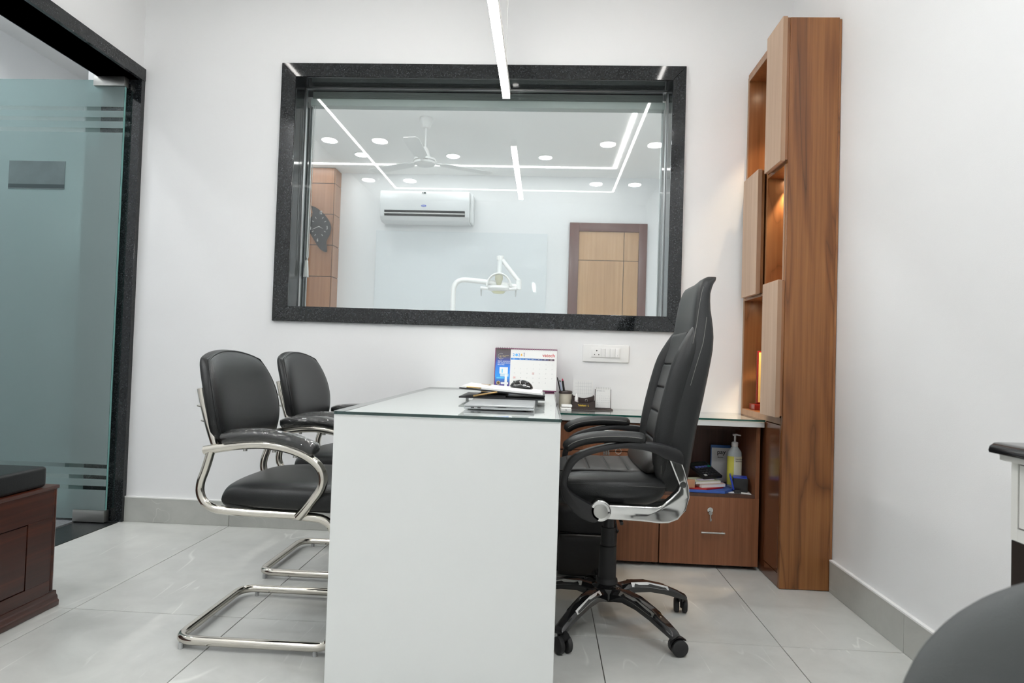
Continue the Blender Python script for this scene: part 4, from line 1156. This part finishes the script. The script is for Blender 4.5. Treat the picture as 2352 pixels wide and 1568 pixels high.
# backrest: rings in z
rings = [(.500, 2.555, 2.655, .195), (.54, 2.548, 2.665, .215), (.60, 2.548, 2.672, .228), (.70, 2.566, 2.685, .235), (.80, 2.590, 2.704, .238), (.90, 2.616, 2.722, .236), (.98, 2.640, 2.735, .226),
         (1.04, 2.650, 2.732, .212), (1.09, 2.656, 2.724, .202), (1.14, 2.664, 2.722, .192), (1.175, 2.674, 2.732, .182), (1.192, 2.684, 2.744, .172), (1.202, 2.705, 2.746, .155)]
def interp(z, k):
    for a, b in zip(rings, rings[1:]):
        if z <= b[0]: t = max(0, (z-a[0])/(b[0]-a[0])); return a[k]+(b[k]-a[k])*t
    return rings[-1][k]
SK = .05
def ring(z, f, r_, hw, n=36, conc=.012):
    out = []
    for k in range(n):
        a = 2*PI*k/n
        c, s_ = math.cos(a), math.sin(a)
        e = .42
        x = math.copysign(abs(c)**e, c); y = math.copysign(abs(s_)**e, s_)
        X_ = (f+r_)/2 + x*(r_-f)/2
        if x < 0: X_ += conc*(1-min(1, abs(y))**2)*abs(x)
        Y_ = oy+y*hw
        out.append((X_+SK*(Y_-oy), Y_, z))
    return out
zz = [.50, .51, .53, .56, .60, .64, .68, .72, .76, .80, .84, .88, .92, .96, 1.0, 1.03, 1.06, 1.09, 1.12, 1.145, 1.165, 1.18, 1.19, 1.197, 1.202]
rg = []
for i, z in enumerate(zz):
    f, r_, hw = interp(z, 1), interp(z, 2), interp(z, 3)
    if z < .53: d_ = (.53-z)*.5; f += d_; r_ -= d_
    rg.append(ring(z, f, r_, hw))
back = ocbuild(MB().loft(rg), 'backrest', LEA_O, smooth=180)
# centre quilted panel
def cp(u, z): # point on the front surface
    f = interp(z, 1); hw = interp(z, 3); y = oy+u*hw
    return (f+.012*(1-u*u)-.003+SK*(y-oy), y, z)
for z0, z1 in ((.555, .648), (.650, .738), (.740, .823), (.825, .908), (.910, 1.02)):
    zc, zh = (z0+z1)/2, (z1-z0)/2
    w_ = .74
    ocbuild(MB().pillow(lambda x, y: (cp(x*w_, zc+zh*y), (-1, 0, 0)), .007, 14, 10, .04, 8, 3), 'quilted_panel', LEA_O, back, smooth=180)
# side bolsters
for s_ in (-1, 1):
    path = [(.525, .002), (.60, -.006), (.70, -.014), (.80, -.018), (.90, -.018), (.97, -.012), (1.03, .0)]
    pts = []
    for z, dx in path:
        f = interp(z, 1); hw = interp(z, 3); y = oy+s_*(hw-.022)
        pts.append((f+dx+.026+SK*(y-oy), y, z))
    pts = smoothpath(pts, 4); n = len(pts)
    rs = [.010+.024*math.sin(PI*min(1, (k+1)/(n*.35))/2)*math.sin(PI*min(1, (n-k)/(n*.35))/2) for k in range(n)]
    ocbuild(MB().tube(pts, rs, 14, asp=.85, upv=(1, 0, 0)), 'side_bolster', LEA_O, back, smooth=180)
    seam = []
    for k in range(30):
        z = .56+(1.165-.56)*k/29
        hw = interp(z, 3); f = interp(z, 1)
        y = oy+s_*(hw*1.004); 
        bul = -.012*math.exp(-((z-.8)/.2)**2)
        seam.append((f+.022+bul+SK*(y-oy), y, z))
    ocbuild(MB().tube(seam, .0008, 5), 'seam', STITCH, back)
    # second seam on the headrest wing
    sm = [(interp(z, 1)+.048-.10*(z-.80)*0+t_*.0+SK*(s_*interp(z, 3)), oy+s_*interp(z, 3)*1.004, z) for z, t_ in [(1.065-.02*k, k) for k in range(12)]]
    ocbuild(MB().tube(sm, .0008, 5), 'seam', STITCH, back)
# seat
def sf(x, y):
    return ((2.392+.205*x, oy+.243*y, .508-.020*max(0, -x)**3+.012*max(0, x)**2), (0, 0, 1))
seat = ocbuild(MB().pillow(sf, .048, 26, 26, .22, 6, 2.4, back=1.45), 'seat', LEA_O, smooth=180)
for x0, x1 in ((-.62, -.30), (-.29, .03), (.04, .36), (.37, .66)):
    xc, xh = (x0+x1)/2, (x1-x0)/2
    ocbuild(MB().pillow(lambda x, y: ((lambda P_: (P_[0][0], P_[0][1], P_[0][2]+.0435))(sf(xc+xh*x, y*.66))[:3], (0, 0, 1)), .007, 10, 14, .04, 8, 3), 'quilted_panel', LEA_Q, seat, smooth=180)
ocbuild(MB().tube([(2.20+.39*k/19, oy-.166, .5555-.03*abs(k/19-.5)**2) for k in range(20)], .004, 6), 'piping', LEA_Q, seat, smooth=True)
ocbuild(MB().tube([(2.22+.36*k/19, oy-.238, .521) for k in range(20)], .0009, 5), 'seam', LEA_Q, seat)
ocbuild(MB().pillow(lambda x, y: ((2.535+.02*y, oy+.21*x, .585+.035*y), (-1, 0, .3)), .03, 16, 12, .2, 5, 2.4), 'lumbar_roll', LEA_Q, seat, smooth=180)
# armrests
outer = [(2.611, .600), (2.602, .645), (2.521, .663), (2.413, .660), (2.318, .637), (2.265, .608), (2.242, .562), (2.236, .515), (2.252, .471), (2.297, .428), (2.340, .412), (2.362, .42)]
inner = [(2.362, .455), (2.316, .474), (2.268, .502), (2.257, .530), (2.266, .566), (2.292, .602), (2.346, .627), (2.427, .644), (2.508, .638), (2.549, .619)]
def sm2(pts, n=3):
    return [(p.x, p.z) for p in smoothpath([(a, 0, b) for a, b in pts], n)]
CHR = [(2.362, .424), (2.487, .422), (2.543, .418), (2.572, .420), (2.600, .432), (2.624, .462), (2.634, .500), (2.632, .530), (2.617, .584), (2.603, .622), (2.562, .622), (2.569, .613), (2.589, .565), (2.603, .534), (2.598, .520), (2.579, .499), (2.552, .474), (2.536, .468), (2.486, .468), (2.362, .468)]
for s_, y, dx in ((-1, -1.24, 0), (1, -.705, .020)):
    y0, y1 = y-.018, y+.018
    off = lambda pts: [(a+dx, b) for a, b in pts]
    arm = ocbuild(MB().prism(off(sm2(outer)+sm2(inner)), 'Y', y0-.004, y1+.004), 'armrest', BLK, bevel=.005, seg=2)
    br_ = ocbuild(MB().prism(off(CHR), 'Y', y0, y1), 'arm_bracket', CHROME, bevel=.009, seg=4)
    hub_ = MB().cyl((2.362+dx, y-.022, .449), (2.362+dx, y+.022, .449), .033, n=36)
    ocbuild(hub_, 'pivot', CHROME, bevel=.005, seg=3)
    q = y-.0225*(1 if s_ < 0 else -1)
    ocbuild(MB().cyl((2.362+dx, q, .449), (2.362+dx, q-.004*(1 if s_ < 0 else -1), .449), .022, n=36), 'pivot_cap', STEEL, bevel=.001)
    ocbuild(MB().cyl((2.612+dx, y-.0185*(-s_), .540), (2.612+dx, y-.022*(-s_), .540), .010, n=20), 'bolt_cap', CHROME, smooth=True)
    pth = smoothpath([(2.246+dx, y, .634), (2.268+dx, y, .652), (2.30+dx, y, .665), (2.345+dx, y, .674), (2.40+dx, y, .678), (2.46+dx, y, .677), (2.498+dx, y, .673)], 4)
    rs = [.019]*len(pth); rs[0] = .009; rs[1] = .015; rs[-1] = .009; rs[-2] = .015
    ocbuild(MB().tube(pth, rs, 16, asp=1.6), 'arm_pad', LEA_O, arm, smooth=180)
    ocbuild(MB().tube([(p.x, y-.030*(1 if s_ < 0 else 1), p.z+.004) for p in pth[2:-2]], .0010, 5), 'seam', STITCH, arm)
    ocbuild(MB().obox((2.40, (oy+y)/2, .455), (.04, abs(y-oy)/2, .006), Matrix.Identity(3)), 'seat_plate', BLK, bevel=.002)
ocbuild(MB().box((2.345, oy-.08, .385), (2.50, oy+.08, .448)), 'tilt_mechanism', BLK, bevel=.008)
ocbuild(MB().tube([(2.43, oy-.08, .40), (2.44, oy-.15, .395), (2.44, oy-.19, .39)], .006, 8), 'tilt_lever', BLK, smooth=True)
ocbuild(MB().box((2.49, oy-.035, .40), (2.68, oy+.035, .43)), 'back_bar', BLK, bevel=.005)
ocbuild(MB().lathe([(.021, .25), (.021, .40)], (ox, oy, 0), 24), 'gas_lift', BLK, smooth=True)
ocbuild(MB().lathe([(.038, .135), (.036, .150), (.031, .155), (.030, .265), (.026, .268), (.025, .33), (.022, .33)], (ox, oy, 0), 28), 'lift_cover', BLK_M, smooth=True)
ocbuild(MB().lathe([(.050, .085), (.055, .10), (.053, .128), (.036, .138)], (ox, oy, 0), 32), 'hub', BLK_G, smooth=True)
def star_leg(az):
    L = [(.030, .104, .030, .020), (.10, .118, .027, .017), (.16, .113, .025, .016), (.22, .098, .023, .015), (.275, .078, .021, .013), (.305, .066, .020, .011), (.315, .062, .016, .006)]
    ca, sa = math.cos(az), math.sin(az)
    def q(r, w, z): return (ox+r*ca-w*sa, oy+r*sa+w*ca, z)
    rg = []
    for r, z, w, h in L:
        rg.append([q(r, -w, z-h), q(r, w, z-h), q(r, w, z+h*.3), q(r, w*.55, z+h), q(r, -w*.55, z+h), q(r, -w, z+h*.3)])
    leg = ocbuild(MB().loft(rg), 'base_leg', BLK_G, bevel=.002, seg=2)
    for s_ in (-1, 1):
        vs = []
        for r, z, w, h in ((.085, .1175, .0275, .017), (.15, .1147, .0256, .0163), (.215, .0995, .0234, .0152), (.235, .0935, .0226, .0148)):
            k_ = .15 if r in (.085, .235) else 1
            vs += [q(r, s_*(w*.98+.0006), z+h*(.3-.22*k_)), q(r, s_*(w*.60+.0006), z+h*.95+.0006)]
        MB().add(vs, [(0, 1, 3, 2), (2, 3, 5, 4), (4, 5, 7, 6)]).build('chrome_inlay', CHROME, leg)
    cxx, cyy = ox+.300*ca, oy+.300*sa
    sw = az+1.1
    d = Vector((math.cos(sw), math.sin(sw), 0)); p = Vector((-d.y, d.x, 0))
    c = Vector((cxx, cyy, 0)) + d*.018
    cs = ocbuild(MB().cyl((cxx, cyy, .045), (cxx, cyy, .062), .010, n=14), 'castor', BLK, smooth=True)
    for s_ in (-1, 1):
        a = c+p*s_*.006+Vector((0, 0, .0262)); b = c+p*s_*.024+Vector((0, 0, .0262))
        MB().tube([a, a+(b-a)*.1, a+(b-a)*.8, b], [.024, .026, .026, .021], 24).build('wheel', BLK_M, cs, smooth=50)
    arcp_ = [c+d*(-.028*math.cos(t*PI/8))+Vector((0, 0, .026+.030*math.sin(t*PI/8))) for t in range(0, 7)]
    MB().tube(arcp_, .0035, 6, asp=4.5).build('wheel_hood', BLK, cs, smooth=60)
for k in range(5): star_leg(math.radians(-52+72*k))

# ------------------------------------------------------------------ wooden bench at the left
bn = thing('storage_bench', 'dark rosewood bench box with panelled side beside the door', 'bench', (.25, -1.7, 0))
BX = .489
box('carcass', (.02, -2.35, .05), (BX-.012, -1.094, .410), ROSE, bn)
# framed front with a grooved field
box('front_rail', (BX-.0118, -2.35, .313), (BX, -1.112, .408), ROSE, bn)
box('front_rail', (BX-.0118, -2.35, .05), (BX, -1.112, .095), ROSE, bn)
box('front_stile', (BX-.0118, -1.2175, .0955), (BX, -1.112, .3125), ROSE, bn)
box('front_panel', (BX-.0118, -2.35, .099), (BX-.001, -1.2215, .309), ROSE, bn)
MB().tube([(BX-.004, -1.104, .056), (BX-.004, -1.104, .408)], .008, 8).build('corner_bead', ROSE, bn, smooth=True)
box('top_edge', (.02, -2.35, .4085), (BX+.004, -1.090, .421), ROSE, bn, bevel=.003)
MB().prism([(.02, 0.001), (BX+.014, 0.001), (BX+.015, .018), (BX+.010, .024), (BX+.009, .034), (BX+.004, .040), (BX+.003, .052), (.02, .052)], 'Y', -2.35, -1.082).build('plinth', ROSE, bn, bevel=.002)
cu_ = box('seat_cushion', (.02, -2.34, .4215), (.481, -1.135, .492), LEA, bevel=.014, seg=4)
tag(cu_, 'black leatherette cushion lying on the rosewood bench', 'cushion')

# ------------------------------------------------------------------ side table on the right
tb = thing('side_table', 'white-framed table with black top at the right wall', 'table', (3.24, -2.3, 0))
TX, TY = 3.092, -1.900
topm = MB()
prof = [(TX, .752), (TX-.0015, .757), (TX+.001, .765), (TX+.010, .772), (TX+.02, .7735), (W-.003, .7735), (W-.003, .752)]
MB().prism([(x, z) for x, z in prof], 'Y', -2.9, TY).build('top', BLK_G, tb, smooth=True)
WT2 = pbr('white_lacquer', (.74, .74, .71), .35)
box('under_top', (TX+.017, -2.9, .7375), (W-.003, TY-.004, .7515), WT2, tb, bevel=.003)
box('frame', (TX+.047, -2.9, .578), (W-.02, TY-.006, .737), WT2, tb)
box('side_stile', (TX+.041, TY-.024, .578), (TX+.0465, TY-.0055, .737), WT2, tb)
box('side_rail', (TX+.041, -2.9, .578), (TX+.0465, TY-.0245, .603), WT2, tb)
box('side_gap', (TX+.0445, -2.9, .6035), (TX+.0464, TY-.0245, .734), pbr('gap_brown', (.06, .035, .03), .7), tb)
box('side_panel', (TX+.042, -2.9, .606), (TX+.0444, TY-.027, .731), WT2, tb)
box('lower_body', (TX+.042, -2.9, .001), (W-.02, TY-.006, .577), pbr('dark_base', (.018, .014, .012), .4), tb, bevel=.001)

# ------------------------------------------------------------------ grey chair close to the camera
gc = thing('grey_chair', 'rounded grey upholstered chair back close to the camera, out of focus', 'chair', (2.81, -2.72, 0))
MB().pillow(lambda x, y: ((2.812+.212*x, -2.50+.02*x*x, .480+.207*y), (0, -1, 0)), .032, 26, 26, .50, 4, 2.2).build('backrest', FABRIC, gc, smooth=180)
MB().pillow(lambda x, y: ((2.81+.21*x, -2.755+.19*y, .36), (0, 0, 1)), .035, 20, 20, .3, 5, 2.4).build('seat', FABRIC, gc, smooth=180)
MB().cyl((2.81, -2.74, .06), (2.81, -2.74, .33), .022).build('post', BLK, gc, smooth=True)
MB().tube([(2.81, -2.70, .32), (2.81, -2.48, .32), (2.81, -2.465, .40)], .012, 10).build('back_bar', BLK, gc, smooth=True)
for k in range(5):
    a = k*2*PI/5+.3
    MB().tube([(2.81, -2.74, .075), (2.81+.2*math.cos(a), -2.74+.2*math.sin(a), .05)], [.02, .012], 8).build('base_leg', BLK, gc, smooth=True)
    MB().cyl((2.81+.19*math.cos(a)-.008, -2.74+.19*math.sin(a), .022), (2.81+.19*math.cos(a)+.008, -2.74+.19*math.sin(a), .022), .0215, n=16).build('castor', BLK_M, gc, smooth=True)

for o in bpy.data.objects:
    if '_w' in o.keys(): del o['_w']
